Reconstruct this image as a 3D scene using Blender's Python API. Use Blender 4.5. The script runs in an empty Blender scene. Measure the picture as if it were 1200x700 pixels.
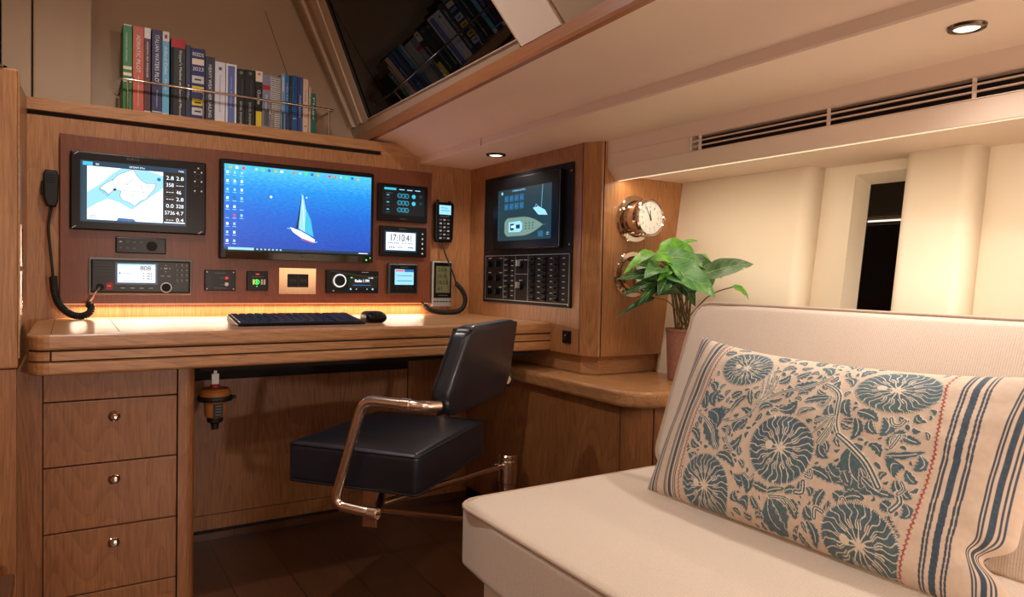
import bpy, bmesh, math, random
import numpy as np
from mathutils import Matrix, Vector
random.seed(7)
SC = bpy.context.scene
COL = SC.collection
UP = 0.87                      # everything below is written relative to eye level; lifted at the end
# ------------------------------------------------------------------ materials
def lin(c):
    r = []
    for v in c[:3]:
        v = v / 255.0
        r.append(v / 12.92 if v <= .04045 else ((v + .055) / 1.055) ** 2.4)
    return (r[0], r[1], r[2], 1)
def nmat(name):
    m = bpy.data.materials.new(name); m.use_nodes = True
    nt = m.node_tree; b = nt.nodes['Principled BSDF']
    return m, nt, b
def plain(name, c, rough=.5, metal=0, coat=0, emit=None, es=1, spec=.5, noise=0, bump=0, bscale=200):
    m, nt, b = nmat(name)
    b.inputs['Base Color'].default_value = lin(c)
    b.inputs['Roughness'].default_value = rough
    b.inputs['Metallic'].default_value = metal
    b.inputs['Coat Weight'].default_value = coat
    b.inputs['Coat Roughness'].default_value = .1
    b.inputs['Specular IOR Level'].default_value = spec
    if emit is not None:
        b.inputs['Emission Color'].default_value = lin(emit)
        b.inputs['Emission Strength'].default_value = es
    if noise or bump:
        tc = nt.nodes.new('ShaderNodeTexCoord'); n = nt.nodes.new('ShaderNodeTexNoise')
        n.inputs['Scale'].default_value = bscale; n.inputs['Detail'].default_value = 4
        nt.links.new(tc.outputs['Object'], n.inputs['Vector'])
        if noise:
            hs = nt.nodes.new('ShaderNodeMix'); hs.data_type = 'RGBA'
            a = lin(c); k = 1 - noise
            hs.inputs['A'].default_value = (a[0]*k, a[1]*k, a[2]*k, 1)
            hs.inputs['B'].default_value = (min(1, a[0]/k), min(1, a[1]/k), min(1, a[2]/k), 1)
            nt.links.new(n.outputs['Fac'], hs.inputs['Factor'])
            nt.links.new(hs.outputs['Result'], b.inputs['Base Color'])
        if bump:
            bp = nt.nodes.new('ShaderNodeBump'); bp.inputs['Strength'].default_value = bump
            bp.inputs['Distance'].default_value = .001
            nt.links.new(n.outputs['Fac'], bp.inputs['Height'])
            nt.links.new(bp.outputs['Normal'], b.inputs['Normal'])
    return m
def emis(name, c, s=1.0):
    return plain(name, (5, 5, 6), .3, emit=c, es=s)
def wood(name, dark, light, grain='z', fine=90, rough=.38, coat=.25, planks=None, contrast=1.0):
    m, nt, b = nmat(name)
    N, L = nt.nodes, nt.links
    tc = N.new('ShaderNodeTexCoord'); mp = N.new('ShaderNodeMapping')
    gi = 'xyz'.index(grain)
    sc = [1.0, 1.0, 1.0]; sc[gi] = .045
    mp.inputs['Scale'].default_value = sc
    L.new(tc.outputs['Object'], mp.inputs['Vector'])
    f = N.new('ShaderNodeTexNoise'); f.inputs['Scale'].default_value = fine * 3.2; f.inputs['Detail'].default_value = 5
    f.inputs['Roughness'].default_value = .65
    L.new(mp.outputs['Vector'], f.inputs['Vector'])
    mp2 = N.new('ShaderNodeMapping'); s2 = [1.0, 1.0, 1.0]; s2[gi] = .16
    mp2.inputs['Scale'].default_value = s2
    L.new(tc.outputs['Object'], mp2.inputs['Vector'])
    g = N.new('ShaderNodeTexNoise'); g.inputs['Scale'].default_value = 5.0; g.inputs['Detail'].default_value = 1.5
    g.inputs['Distortion'].default_value = .3
    L.new(mp2.outputs['Vector'], g.inputs['Vector'])
    mu = N.new('ShaderNodeMath'); mu.operation = 'MULTIPLY'; mu.inputs[1].default_value = 34
    L.new(g.outputs['Fac'], mu.inputs[0])
    fr = N.new('ShaderNodeMath'); fr.operation = 'FRACT'; L.new(mu.outputs[0], fr.inputs[0])
    pp = N.new('ShaderNodeMath'); pp.operation = 'POWER'; pp.inputs[1].default_value = 2.0; L.new(fr.outputs[0], pp.inputs[0])
    lowf = N.new('ShaderNodeTexNoise'); lowf.inputs['Scale'].default_value = 3; L.new(mp2.outputs['Vector'], lowf.inputs['Vector'])
    a1 = N.new('ShaderNodeMath'); a1.operation = 'MULTIPLY_ADD'; a1.inputs[1].default_value = -.13*contrast; a1.inputs[2].default_value = .56
    L.new(pp.outputs[0], a1.inputs[0])
    a2 = N.new('ShaderNodeMath'); a2.operation = 'MULTIPLY_ADD'; a2.inputs[1].default_value = 1.0*contrast
    L.new(f.outputs['Fac'], a2.inputs[0])
    a3 = N.new('ShaderNodeMath'); a3.operation = 'SUBTRACT'; a3.inputs[1].default_value = .5*contrast
    L.new(a1.outputs[0], a2.inputs[2]); L.new(a2.outputs[0], a3.inputs[0])
    a4 = N.new('ShaderNodeMath'); a4.operation = 'MULTIPLY_ADD'; a4.inputs[1].default_value = .5; L.new(lowf.outputs['Fac'], a4.inputs[0])
    a5 = N.new('ShaderNodeMath'); a5.operation = 'SUBTRACT'; a5.inputs[1].default_value = .25
    L.new(a3.outputs[0], a4.inputs[2]); L.new(a4.outputs[0], a5.inputs[0])
    mx = N.new('ShaderNodeMix'); mx.data_type = 'RGBA'; mx.clamp_factor = True
    mx.inputs['A'].default_value = lin(dark); mx.inputs['B'].default_value = lin(light)
    L.new(a5.outputs[0], mx.inputs['Factor'])
    out = mx.outputs['Result']
    if planks:
        w = N.new('ShaderNodeTexBrick'); w.inputs['Scale'].default_value = 1
        w.inputs['Mortar Size'].default_value = .0015; w.inputs['Brick Width'].default_value = 1.9; w.inputs['Row Height'].default_value = planks
        w.inputs['Color1'].default_value = (1, 1, 1, 1); w.inputs['Color2'].default_value = (.72, .72, .72, 1); w.inputs['Mortar'].default_value = (.05, .04, .03, 1)
        mr = N.new('ShaderNodeMapping'); mr.inputs['Rotation'].default_value = (0, 0, math.pi/2 if grain == 'y' else 0)
        L.new(tc.outputs['Object'], mr.inputs['Vector']); L.new(mr.outputs['Vector'], w.inputs['Vector'])
        m2 = N.new('ShaderNodeMix'); m2.data_type = 'RGBA'; m2.blend_type = 'MULTIPLY'; m2.inputs['Factor'].default_value = 1
        L.new(out, m2.inputs['A']); L.new(w.outputs['Color'], m2.inputs['B']); out = m2.outputs['Result']
    L.new(out, b.inputs['Base Color'])
    b.inputs['Roughness'].default_value = rough; b.inputs['Coat Weight'].default_value = coat; b.inputs['Coat Roughness'].default_value = .22
    bp = N.new('ShaderNodeBump'); bp.inputs['Strength'].default_value = .12; bp.inputs['Distance'].default_value = .001
    L.new(f.outputs['Fac'], bp.inputs['Height']); L.new(bp.outputs['Normal'], b.inputs['Normal'])
    return m
def weave(name, c, c2, axis='y', scale=85):
    m, nt, b = nmat(name); N, L = nt.nodes, nt.links
    tc = N.new('ShaderNodeTexCoord')
    w = N.new('ShaderNodeTexWave'); w.bands_direction = axis.upper(); w.inputs['Scale'].default_value = scale
    w.inputs['Distortion'].default_value = .6; w.inputs['Detail Scale'].default_value = 40
    L.new(tc.outputs['Object'], w.inputs['Vector'])
    n = N.new('ShaderNodeTexNoise'); n.inputs['Scale'].default_value = 500; L.new(tc.outputs['Object'], n.inputs['Vector'])
    ad = N.new('ShaderNodeMath'); ad.operation = 'MULTIPLY_ADD'; ad.inputs[1].default_value = .6
    L.new(w.outputs['Fac'], ad.inputs[0]); L.new(n.outputs['Fac'], ad.inputs[2])
    mx = N.new('ShaderNodeMix'); mx.data_type = 'RGBA'; mx.clamp_factor = True
    mx.inputs['A'].default_value = lin(c2); mx.inputs['B'].default_value = lin(c)
    L.new(ad.outputs[0], mx.inputs['Factor']); L.new(mx.outputs['Result'], b.inputs['Base Color'])
    bp = N.new('ShaderNodeBump'); bp.inputs['Strength'].default_value = .35; bp.inputs['Distance'].default_value = .0012
    L.new(ad.outputs[0], bp.inputs['Height']); L.new(bp.outputs['Normal'], b.inputs['Normal'])
    b.inputs['Roughness'].default_value = .9; b.inputs['Sheen Weight'].default_value = .15
    return m
M = {}
M['oak'] = wood('oak_vertical', (128, 80, 43), (194, 138, 88), 'z', contrast=1.6, coat=.15)
M['oakx'] = wood('oak_along_x', (138, 90, 52), (206, 152, 102), 'x', contrast=1.5)
M['oaky'] = wood('oak_along_y', (138, 90, 52), (206, 152, 102), 'y', contrast=1.5)
M['oakd'] = wood('oak_dark_shaded', (112, 68, 36), (176, 118, 72), 'z', contrast=1.7, coat=.12)  # same oak darkened, shade put into its colour; also the lower bulkhead's veneer
M['walnut'] = wood('red_brown_veneer', (86, 40, 20), (138, 74, 42), 'z', fine=60, contrast=1.2, coat=.08)
M['floor'] = wood('dark_floor_boards', (60, 34, 21), (108, 66, 42), 'y', planks=.16, rough=.3)
M['trimw'] = wood('trim_wood', (140, 84, 54), (186, 124, 84), 'y')
M['cream'] = plain('cream_lining', (232, 214, 190), .55, noise=.03, bump=.05, bscale=30)
M['lining'] = plain('beige_lining', (186, 160, 134), .6, noise=.04, bscale=12)
M['head'] = plain('headliner_cream', (243, 222, 204), .6)
M['hull'] = plain('hull_panel_cream', (242, 228, 204), .45)
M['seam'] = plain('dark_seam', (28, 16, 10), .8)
M['black'] = plain('black_plastic', (9, 9, 11), .30, spec=.3)
M['blackm'] = plain('black_matt', (16, 15, 16), .55, spec=.3)
M['glassb'] = plain('black_glass', (6, 7, 9), .07, spec=.6)
M['night'] = plain('night_glass', (3, 3, 4), .02, spec=.28)
M['mull'] = plain('mullion_beige', (212, 188, 162), .55)
M['dlring'] = plain('downlight_ring', (120, 108, 98), .22, metal=1)
M['lip'] = emis('valance_lip_highlight_glow', (255, 226, 186), .95)  # glowing colour stands in for the highlight on the lip edge
M['chrome'] = plain('chrome', (225, 215, 205), .07, metal=1)
M['steel'] = plain('warm_steel', (240, 222, 206), .18, metal=1)
M['leather'] = plain('navy_leather', (24, 26, 36), .36, coat=.15, bump=.25, bscale=260)
M['piping'] = plain('leather_piping', (17, 20, 30), .4)
M['sofa'] = weave('sofa_fabric', (232, 214, 196), (196, 176, 158))
M['sofap'] = plain('sofa_piping', (196, 172, 152), .85)
M['rubber'] = plain('rubber', (14, 14, 15), .55)
M['grey'] = plain('grey_plastic', (92, 94, 98), .4)
M['dgrey'] = plain('dark_grey', (48, 50, 54), .45)
M['silver'] = plain('silver_plastic', (178, 176, 170), .35, metal=.4)
M['white'] = plain('white_print', (225, 225, 222), .6)
M['offw'] = plain('offwhite_print', (200, 200, 198), .6)
M['red'] = plain('red', (176, 28, 34), .5)
M['E_w'] = emis('screen_white', (236, 247, 255), 1.25)
M['E_lb'] = emis('screen_pale_blue', (150, 214, 250), 1.05)
M['E_b'] = emis('screen_blue', (40, 120, 190), .8)
M['E_db'] = emis('screen_dark_blue', (6, 62, 92), .75)
M['E_k'] = emis('screen_black', (10, 16, 22), .6)
M['E_teal'] = emis('screen_teal', (20, 70, 84), .8)
M['E_cy'] = emis('screen_cyan', (60, 190, 225), 1.0)
M['E_ln'] = emis('screen_line_grey', (90, 100, 118), .7)
M['E_ink'] = plain('screen_ink', (8, 10, 16), .3)
M['E_g'] = emis('led_green', (70, 230, 90), 1.2)
M['E_r'] = emis('led_red', (240, 70, 60), 1.0)
M['E_o'] = emis('icon_orange', (230, 150, 60), .8)
M['E_y'] = emis('icon_yellow', (220, 210, 70), .8)
M['E_led'] = emis('led_strip_warm', (255, 205, 150), 2)
M['E_led2'] = emis('led_strip_soft', (255, 215, 170), 3)
M['chromep'] = plain('polished_plate', (235, 200, 170), .12, metal=1)
M['dial'] = plain('clock_dial_white', (238, 236, 228), .4)
M['E_scr'] = emis('console_screen_ground', (34, 62, 72), .8)
M['E_hull'] = emis('console_screen_hull', (130, 165, 150), .75)
M['E_b2'] = emis('console_screen_tile', (50, 105, 140), .8)
M['rim'] = plain('radio_rim', (128, 124, 120), .4)
M['key'] = plain('key_black', (34, 35, 38), .35)
M['page'] = plain('paper', (214, 204, 184), .8)
M['yellow'] = plain('yellow_print', (226, 196, 40), .6)
M['bookblue'] = plain('book_blue', (40, 100, 160), .5)
M['amber'] = plain('amber_plastic', (180, 112, 54), .4)
M['E_dl'] = emis('downlight_lens', (255, 232, 205), 2.2)
M['lcd'] = plain('lcd_olive', (112, 112, 74), .3)
M['pot'] = plain('woven_pot', (146, 98, 78), .8, bump=1.0, bscale=120, noise=.35)
M['soil'] = plain('soil', (40, 26, 18), .9)
# sea wallpaper of the monitor
def sea_mat():
    m, nt, b = nmat('sea_wallpaper'); N, L = nt.nodes, nt.links
    tc = N.new('ShaderNodeTexCoord'); mp = N.new('ShaderNodeMapping'); mp.inputs['Scale'].default_value = (26, 1, 85); mp.inputs['Rotation'].default_value = (0, .12, 0)
    L.new(tc.outputs['Object'], mp.inputs['Vector'])
    n = N.new('ShaderNodeTexNoise'); n.inputs['Scale'].default_value = 2.4; n.inputs['Detail'].default_value = 8; n.inputs['Roughness'].default_value = .65
    L.new(mp.outputs['Vector'], n.inputs['Vector'])
    sx = N.new('ShaderNodeSeparateXYZ'); L.new(tc.outputs['Generated'], sx.inputs[0])
    r = N.new('ShaderNodeValToRGB'); r.color_ramp.elements[0].color = lin((10, 66, 170)); r.color_ramp.elements[1].color = lin((80, 195, 235))
    e = r.color_ramp.elements.new(.45); e.color = lin((14, 100, 205))
    e = r.color_ramp.elements.new(.75); e.color = lin((20, 140, 225))
    a = N.new('ShaderNodeMath'); a.operation = 'MULTIPLY_ADD'; a.inputs[1].default_value = .7; L.new(n.outputs['Fac'], a.inputs[0])
    s = N.new('ShaderNodeMath'); s.operation = 'SUBTRACT'; s.inputs[1].default_value = .35; L.new(sx.outputs['Z'], s.inputs[0]); L.new(s.outputs[0], a.inputs[2])
    L.new(a.outputs[0], r.inputs['Fac'])
    b.inputs['Base Color'].default_value = (.004, .004, .005, 1); b.inputs['Roughness'].default_value = .25
    L.new(r.outputs['Color'], b.inputs['Emission Color']); b.inputs['Emission Strength'].default_value = 1.05
    return m
M['sea'] = sea_mat()
def leaf_mat(name, c1, c2, vein):
    m, nt, b = nmat(name); N, L = nt.nodes, nt.links
    tc = N.new('ShaderNodeTexCoord'); n = N.new('ShaderNodeTexNoise'); n.inputs['Scale'].default_value = 28; n.inputs['Detail'].default_value = 3
    L.new(tc.outputs['Object'], n.inputs['Vector'])
    r = N.new('ShaderNodeValToRGB'); r.color_ramp.elements[0].position = .35; r.color_ramp.elements[0].color = lin(c1)
    r.color_ramp.elements[1].position = .62; r.color_ramp.elements[1].color = lin(c2)
    if vein:
        e = r.color_ramp.elements.new(.7); e.color = lin(vein)
    L.new(n.outputs['Fac'], r.inputs['Fac']); L.new(r.outputs['Color'], b.inputs['Base Color'])
    b.inputs['Roughness'].default_value = .35; b.inputs['Subsurface Weight'].default_value = .08
    b.inputs['Subsurface Radius'].default_value = (.01, .02, .005)
    return m
M['leaf0'] = leaf_mat('leaf_dark', (28, 66, 30), (52, 104, 44), None)
M['leaf1'] = leaf_mat('leaf_bright', (70, 140, 40), (120, 190, 62), None)
M['leaf2'] = leaf_mat('leaf_mid', (64, 122, 62), (104, 160, 92), (176, 205, 160))
M['leaf3'] = leaf_mat('leaf_grey_green', (70, 104, 66), (112, 142, 98), (190, 200, 160))
M['vein'] = plain('leaf_vein', (170, 200, 130), .5)
M['stem'] = plain('leaf_stem', (110, 92, 56), .6)

# ------------------------------------------------------------------ mesh builder
WL = {}                                     # world position of each object while building
def link(o, parent=None, loc=None):
    COL.objects.link(o)
    loc = Vector(loc if loc is not None else (0, 0, 0))
    WL[o.name] = loc
    if parent is not None:
        o.parent = parent; o.location = loc - WL[parent.name]
    else:
        o.location = loc
    return o
def tag(o, label=None, cat=None, group=None, kind=None):
    if label: o['label'] = label
    if cat: o['category'] = cat
    if group: o['group'] = group
    if kind: o['kind'] = kind
    return o
def thing(name, loc, label, cat, group=None):
    o = bpy.data.objects.new(name, None); o.empty_display_size = .05
    link(o, None, loc); return tag(o, label, cat, group)
_txt = {}
def text_geo(s):
    if s not in _txt:
        cu = bpy.data.curves.new('t', 'FONT'); cu.body = s; cu.size = 1; cu.align_x = 'LEFT'
        ob = bpy.data.objects.new('t', cu); COL.objects.link(ob)
        dg = bpy.context.evaluated_depsgraph_get()
        me = bpy.data.meshes.new_from_object(ob.evaluated_get(dg))
        vs = [tuple(v.co) for v in me.vertices]; fs = [tuple(p.vertices) for p in me.polygons]
        bpy.data.objects.remove(ob); bpy.data.meshes.remove(me); bpy.data.curves.remove(cu)
        x0 = min(v[0] for v in vs); x1 = max(v[0] for v in vs); y0 = min(v[1] for v in vs); y1 = max(v[1] for v in vs)
        _txt[s] = ([((v[0]-x0), (v[1]-y0)) for v in vs], fs, x1-x0, y1-y0)
    return _txt[s]
WALL = Matrix(((1, 0, 0, 0), (0, 0, -1, 2.5), (0, 1, 0, 0), (0, 0, 0, 1)))          # (u, v, n) on the instrument wall
CONS = Matrix(((0, 0, -1, 1.394), (-1, 0, 0, 0), (0, 1, 0, 0), (0, 0, 0, 1)))       # (u=-y, v=z, n) on the console side
class MB:
    def __init__(s, xf=None):
        s.v = []; s.f = []; s.mi = []; s.sm = []; s.mats = []; s.xf = xf
    def mat(s, m):
        m = M[m] if isinstance(m, str) else m
        if m not in s.mats: s.mats.append(m)
        return s.mats.index(m)
    def add(s, vs, fs, m, smooth=False):
        k = s.mat(m); n = len(s.v)
        for p in vs:
            p = Vector(p)
            s.v.append(s.xf @ p if s.xf is not None else p)
        for f in fs:
            s.f.append([n+i for i in f]); s.mi.append(k); s.sm.append(smooth)
        return s
    def box(s, x0, x1, y0, y1, z0, z1, m, bev=0, seg=2):
        x0, x1 = min(x0, x1), max(x0, x1); y0, y1 = min(y0, y1), max(y0, y1); z0, z1 = min(z0, z1), max(z0, z1)
        if bev <= 0:
            vs = [(x, y, z) for x in (x0, x1) for y in (y0, y1) for z in (z0, z1)]
            return s.add(vs, [(0, 1, 3, 2), (4, 6, 7, 5), (0, 4, 5, 1), (2, 3, 7, 6), (0, 2, 6, 4), (1, 5, 7, 3)], m)
        bm = bmesh.new(); bmesh.ops.create_cube(bm, size=1)
        for v in bm.verts: v.co = Vector(((x0+x1)/2 + v.co.x*(x1-x0), (y0+y1)/2 + v.co.y*(y1-y0), (z0+z1)/2 + v.co.z*(z1-z0)))
        bev = min(bev, .49*min(x1-x0, y1-y0, z1-z0))
        bmesh.ops.bevel(bm, geom=bm.edges[:], offset=bev, segments=seg, affect='EDGES', profile=.5)
        s._bm(bm, m); return s
    def _bm(s, bm, m, smooth=False):
        bm.verts.index_update()
        s.add([v.co.copy() for v in bm.verts], [[v.index for v in f.verts] for f in bm.faces], m, smooth); bm.free()
    def prism(s, poly, a, b, m, axis='z', bev=0, smooth=False):
        """poly of 2D points; axis z: (x,y); axis y: (x,z); axis x: (y,z)"""
        def P(p, t):
            return (p[0], p[1], t) if axis == 'z' else ((p[0], t, p[1]) if axis == 'y' else (t, p[0], p[1]))
        bm = bmesh.new()
        lo = [bm.verts.new(P(p, a)) for p in poly]; hi = [bm.verts.new(P(p, b)) for p in poly]
        n = len(poly); bm.faces.new(lo); bm.faces.new(hi[::-1])
        for i in range(n): bm.faces.new((lo[i], hi[i], hi[(i+1) % n], lo[(i+1) % n]))
        bmesh.ops.recalc_face_normals(bm, faces=bm.faces[:])
        if bev > 0:
            ed = [e for e in bm.edges if len({(v in lo) for v in e.verts}) == 1]
            bmesh.ops.bevel(bm, geom=ed, offset=bev, segments=3, affect='EDGES', profile=.5)
        s._bm(bm, m, smooth); return s
    def cyl(s, p0, p1, r0, r1=None, m='chrome', n=20, smooth=True, caps=True):
        return s.tube([p0, p1], [r0, r0 if r1 is None else r1], m, n, caps, smooth)
    def tube(s, pts, r, m, n=10, caps=True, smooth=True):
        pts = [Vector(p) for p in pts]; k = len(pts)
        rs = r if isinstance(r, (list, tuple)) else [r]*k
        vs = []; prev = None
        for i, p in enumerate(pts):
            t = (pts[min(i+1, k-1)] - pts[max(i-1, 0)]).normalized()
            if prev is None:
                up = Vector((0, 0, 1)) if abs(t.z) < .9 else Vector((1, 0, 0))
                a = t.cross(up).normalized()
            else:
                a = (prev - t*prev.dot(t)).normalized()
            prev = a; b = t.cross(a)
            for j in range(n):
                w = 2*math.pi*j/n; vs.append(p + (a*math.cos(w) + b*math.sin(w))*rs[i])
        fs = [(i*n+j, i*n+(j+1) % n, (i+1)*n+(j+1) % n, (i+1)*n+j) for i in range(k-1) for j in range(n)]
        s.add(vs, fs, m, smooth)
        if caps:
            s.add(vs[:n], [list(range(n))[::-1]], m); s.add(vs[-n:], [list(range(n))], m)
        return s
    def lathe(s, prof, c, axis, m, n=40, smooth=True, mats=None):
        """prof: list of (r, h) along axis from c"""
        ax = Vector(axis).normalized(); up = Vector((0, 0, 1)) if abs(ax.z) < .9 else Vector((1, 0, 0))
        a = ax.cross(up).normalized(); b = ax.cross(a); c = Vector(c)
        for i in range(len(prof)-1):
            (r0, h0), (r1, h1) = prof[i], prof[i+1]
            vs = []
            for r, h in ((r0, h0), (r1, h1)):
                for j in range(n):
                    w = 2*math.pi*j/n; vs.append(c + ax*h + (a*math.cos(w)+b*math.sin(w))*r)
            s.add(vs, [(j, (j+1) % n, n+(j+1) % n, n+j) for j in range(n)], mats[i] if mats else m, smooth)
        return s
    def disc(s, c, r, axis, m, n=32):
        ax = Vector(axis).normalized(); up = Vector((0, 0, 1)) if abs(ax.z) < .9 else Vector((1, 0, 0))
        a = ax.cross(up).normalized(); b = ax.cross(a); c = Vector(c)
        return s.add([c + (a*math.cos(2*math.pi*j/n)+b*math.sin(2*math.pi*j/n))*r for j in range(n)], [list(range(n))], m)
    def bold(s, t, u, v, h, n, m, w=None, e=.0006):
        for dx, dy, k in ((0, 0, 0), (e, 0, 1), (0, e, 2), (e, e, 3)): s.text(t, u+dx, v+dy, h, n+k*.00002, m, w)
        return s
    def text(s, t, u, v, h, n, m, w=None, rot=0, align='l'):
        """flat lettering in the builder's (u, v) plane, h = height, optional w = width"""
        vs, fs, tw, th = text_geo(t)
        k = h/max(th, 1e-6); kx = k if w is None else w/max(tw, 1e-6)
        W = tw*kx; off = 0 if align == 'l' else -W/2
        out = []
        for x, y in vs:
            x = x*kx + off; y = y*k
            if rot == -90: x, y = y, -x
            elif rot == 90: x, y = -y, x
            out.append((u+x, v+y, n))
        return s.add(out, fs, m)
    def poly(s, pts, n, m):
        return s.add([(p[0], p[1], n) for p in pts], [list(range(len(pts)))], m)
    def line(s, pts, w, n, m):
        for (x0, y0), (x1, y1) in zip(pts, pts[1:]):
            dx, dy = x1-x0, y1-y0; L = math.hypot(dx, dy)+1e-9; nx, ny = -dy/L*w/2, dx/L*w/2
            s.add([(x0+nx, y0+ny, n), (x1+nx, y1+ny, n), (x1-nx, y1-ny, n), (x0-nx, y0-ny, n)], [(0, 3, 2, 1)], m)
        return s
    def rect(s, u0, u1, v0, v1, n, m):
        return s.add([(u0, v0, n), (u1, v0, n), (u1, v1, n), (u0, v1, n)], [(0, 1, 2, 3)], m)
    def circ(s, u, v, r, n, m, k=20):
        return s.poly([(u+r*math.cos(2*math.pi*i/k), v+r*math.sin(2*math.pi*i/k)) for i in range(k)], n, m)
    def ring(s, u, v, r0, r1, n, m, k=28, a0=0, a1=2*math.pi):
        for i in range(k):
            p, q = a0+(a1-a0)*i/k, a0+(a1-a0)*(i+1)/k
            s.add([(u+r0*math.cos(p), v+r0*math.sin(p), n), (u+r1*math.cos(p), v+r1*math.sin(p), n),
                   (u+r1*math.cos(q), v+r1*math.sin(q), n), (u+r0*math.cos(q), v+r0*math.sin(q), n)], [(0, 1, 2, 3)], m)
        return s
    def rbox(s, c, h, r, m, puff=None, n=10, xf=None):
        """round cushion: centre c, half sizes h, edge radius r, subdivided and smooth; puff(p)->p"""
        def samp(H):
            e = [0, .12, .3, .55, .8, 1]
            return [-H + r*t for t in e] + [-H + r + (2*H-2*r)*i/n for i in range(1, n)] + [H - r*t for t in e[::-1]]
        for ax in range(3):
            i, j = [(1, 2), (2, 0), (0, 1)][ax]
            A, B = samp(h[i]), samp(h[j])
            for sg in (-1, 1):
                vs = []
                for a in A:
                    for b in B:
                        p = [0, 0, 0]; p[ax] = sg*h[ax]; p[i] = a; p[j] = b
                        q = [max(-h[k]+r, min(h[k]-r, p[k])) for k in range(3)]
                        d = Vector([p[k]-q[k] for k in range(3)])
                        p = Vector(q) + d.normalized()*r if d.length > 1e-9 else Vector(p)
                        if puff: p = puff(p)
                        if xf is not None: p = xf @ p
                        vs.append(Vector(c) + p)
                nb = len(B); fs = []
                for x in range(len(A)-1):
                    for y in range(nb-1):
                        f = (x*nb+y, (x+1)*nb+y, (x+1)*nb+y+1, x*nb+y+1)
                        fs.append(f if sg > 0 else f[::-1])
                s.add(vs, fs, m, True)
        return s
    def build(s, name, parent=None, label=None, cat=None, group=None, kind=None, weld=False, base=True):
        xs = [p.x for p in s.v]; ys = [p.y for p in s.v]; zs = [p.z for p in s.v]
        o0 = Vector(((min(xs)+max(xs))/2, (min(ys)+max(ys))/2, min(zs) if base else (min(zs)+max(zs))/2))
        me = bpy.data.meshes.new(name)
        me.from_pydata([tuple(p-o0) for p in s.v], [], s.f)
        for m in s.mats: me.materials.append(m)
        me.polygons.foreach_set('material_index', s.mi); me.polygons.foreach_set('use_smooth', s.sm)
        if weld:
            bm = bmesh.new(); bm.from_mesh(me); bmesh.ops.remove_doubles(bm, verts=bm.verts[:], dist=1e-5)
            bmesh.ops.recalc_face_normals(bm, faces=bm.faces[:]); bm.to_mesh(me); bm.free()
        me.update()
        o = bpy.data.objects.new(name, me); link(o, parent, o0)
        return tag(o, label, cat, group, kind)
def arc(c, r, a0, a1, k):
    return [(c[0]+r*math.cos(math.radians(a0+(a1-a0)*i/k)), c[1]+r*math.sin(math.radians(a0+(a1-a0)*i/k))) for i in range(k+1)]
def smooth_path(pts, k=8):
    pts = [Vector(p) for p in pts]; out = []
    for i in range(len(pts)-1):
        p0, p1, p2, p3 = pts[max(i-1, 0)], pts[i], pts[i+1], pts[min(i+2, len(pts)-1)]
        for j in range(k):
            t = j/k
            out.append(.5*((2*p1)+(-p0+p2)*t+(2*p0-5*p1+4*p2-p3)*t*t+(-p0+3*p1-3*p2+p3)*t**3))
    out.append(pts[-1]); return out
def fillet(pts, r, k=6):
    """round the corners of a 3D polyline with bends of radius about r"""
    pts = [Vector(p) for p in pts]; out = [pts[0]]
    for a, b, c in zip(pts, pts[1:], pts[2:]):
        d = min(r, (a-b).length*.45, (c-b).length*.45)
        p, q = b+(a-b).normalized()*d, b+(c-b).normalized()*d
        for i in range(k+1):
            t = i/k; out.append(p*(1-t)**2 + b*2*t*(1-t) + q*t*t)
    out.append(pts[-1]); return out
def coil(path, R, r, pitch, m, mb, n=6, per=10):
    """helix of wire radius r and coil radius R around a path"""
    path = smooth_path(path, 14); L = [0]
    for a, b in zip(path, path[1:]): L.append(L[-1]+(b-a).length)
    turns = L[-1]/pitch; pts = []; N = int(turns*per); prev = None; idx = 0
    for i in range(N+1):
        d = L[-1]*i/N
        while idx < len(L)-2 and L[idx+1] < d: idx += 1
        t = (d-L[idx])/max(1e-9, L[idx+1]-L[idx]); p = path[idx].lerp(path[idx+1], t)
        tg = (path[idx+1]-path[idx]).normalized()
        a = tg.cross(Vector((0, 1, 0))) if prev is None else prev - tg*prev.dot(tg)
        a.normalize(); prev = a; b = tg.cross(a); w = 2*math.pi*i/per
        pts.append(p+(a*math.cos(w)+b*math.sin(w))*R)
    mb.tube(pts, r, m, n)
    return mb
# ------------------------------------------------------------------ lamp powers and exposure
POW = dict(dl1=5.5, dl2=12, dl3=11, strip=2.4, val=6.0, r1=28, r2=30, r3=16, w1=20, w2=58)
EXPO = 0.3
# ------------------------------------------------------------------ the setting
FZ = -UP
def st(mb, name, **k): return mb.build(name, kind='structure', **k)
mb = MB(); mb.box(-2.2, 2.0, -2.5, 2.85, FZ-.04, FZ, 'floor'); st(mb, 'floor')
# instrument wall: oak board with the dark slot below the book shelf
mb = MB()
mb.box(-.11, 1.42, 2.521, 2.545, -.34, .453, 'oak')
mb.box(-.11, 1.17, 2.521, 2.545, .468, .5045, 'oakx', bev=.002)
mb.box(1.003, 1.20, 2.521, 2.545, .453, .468, 'oakx')
mb.box(-.11, 1.003, 2.536, 2.545, .453, .468, 'seam')
mb.box(-.11, 1.05, 2.545, 2.80, .484, .5045, 'oakx')
st(mb, 'wall_back')
# knee-hole wall under the desk
mb = MB()
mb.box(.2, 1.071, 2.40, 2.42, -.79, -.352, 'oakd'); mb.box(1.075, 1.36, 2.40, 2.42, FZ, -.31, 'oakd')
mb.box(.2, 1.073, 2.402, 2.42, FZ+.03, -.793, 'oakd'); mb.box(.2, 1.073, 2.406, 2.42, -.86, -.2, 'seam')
mb.box(.2, 1.33, 2.392, 2.40, FZ, FZ+.022, 'floor')
st(mb, 'wall_knee_hole')
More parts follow.
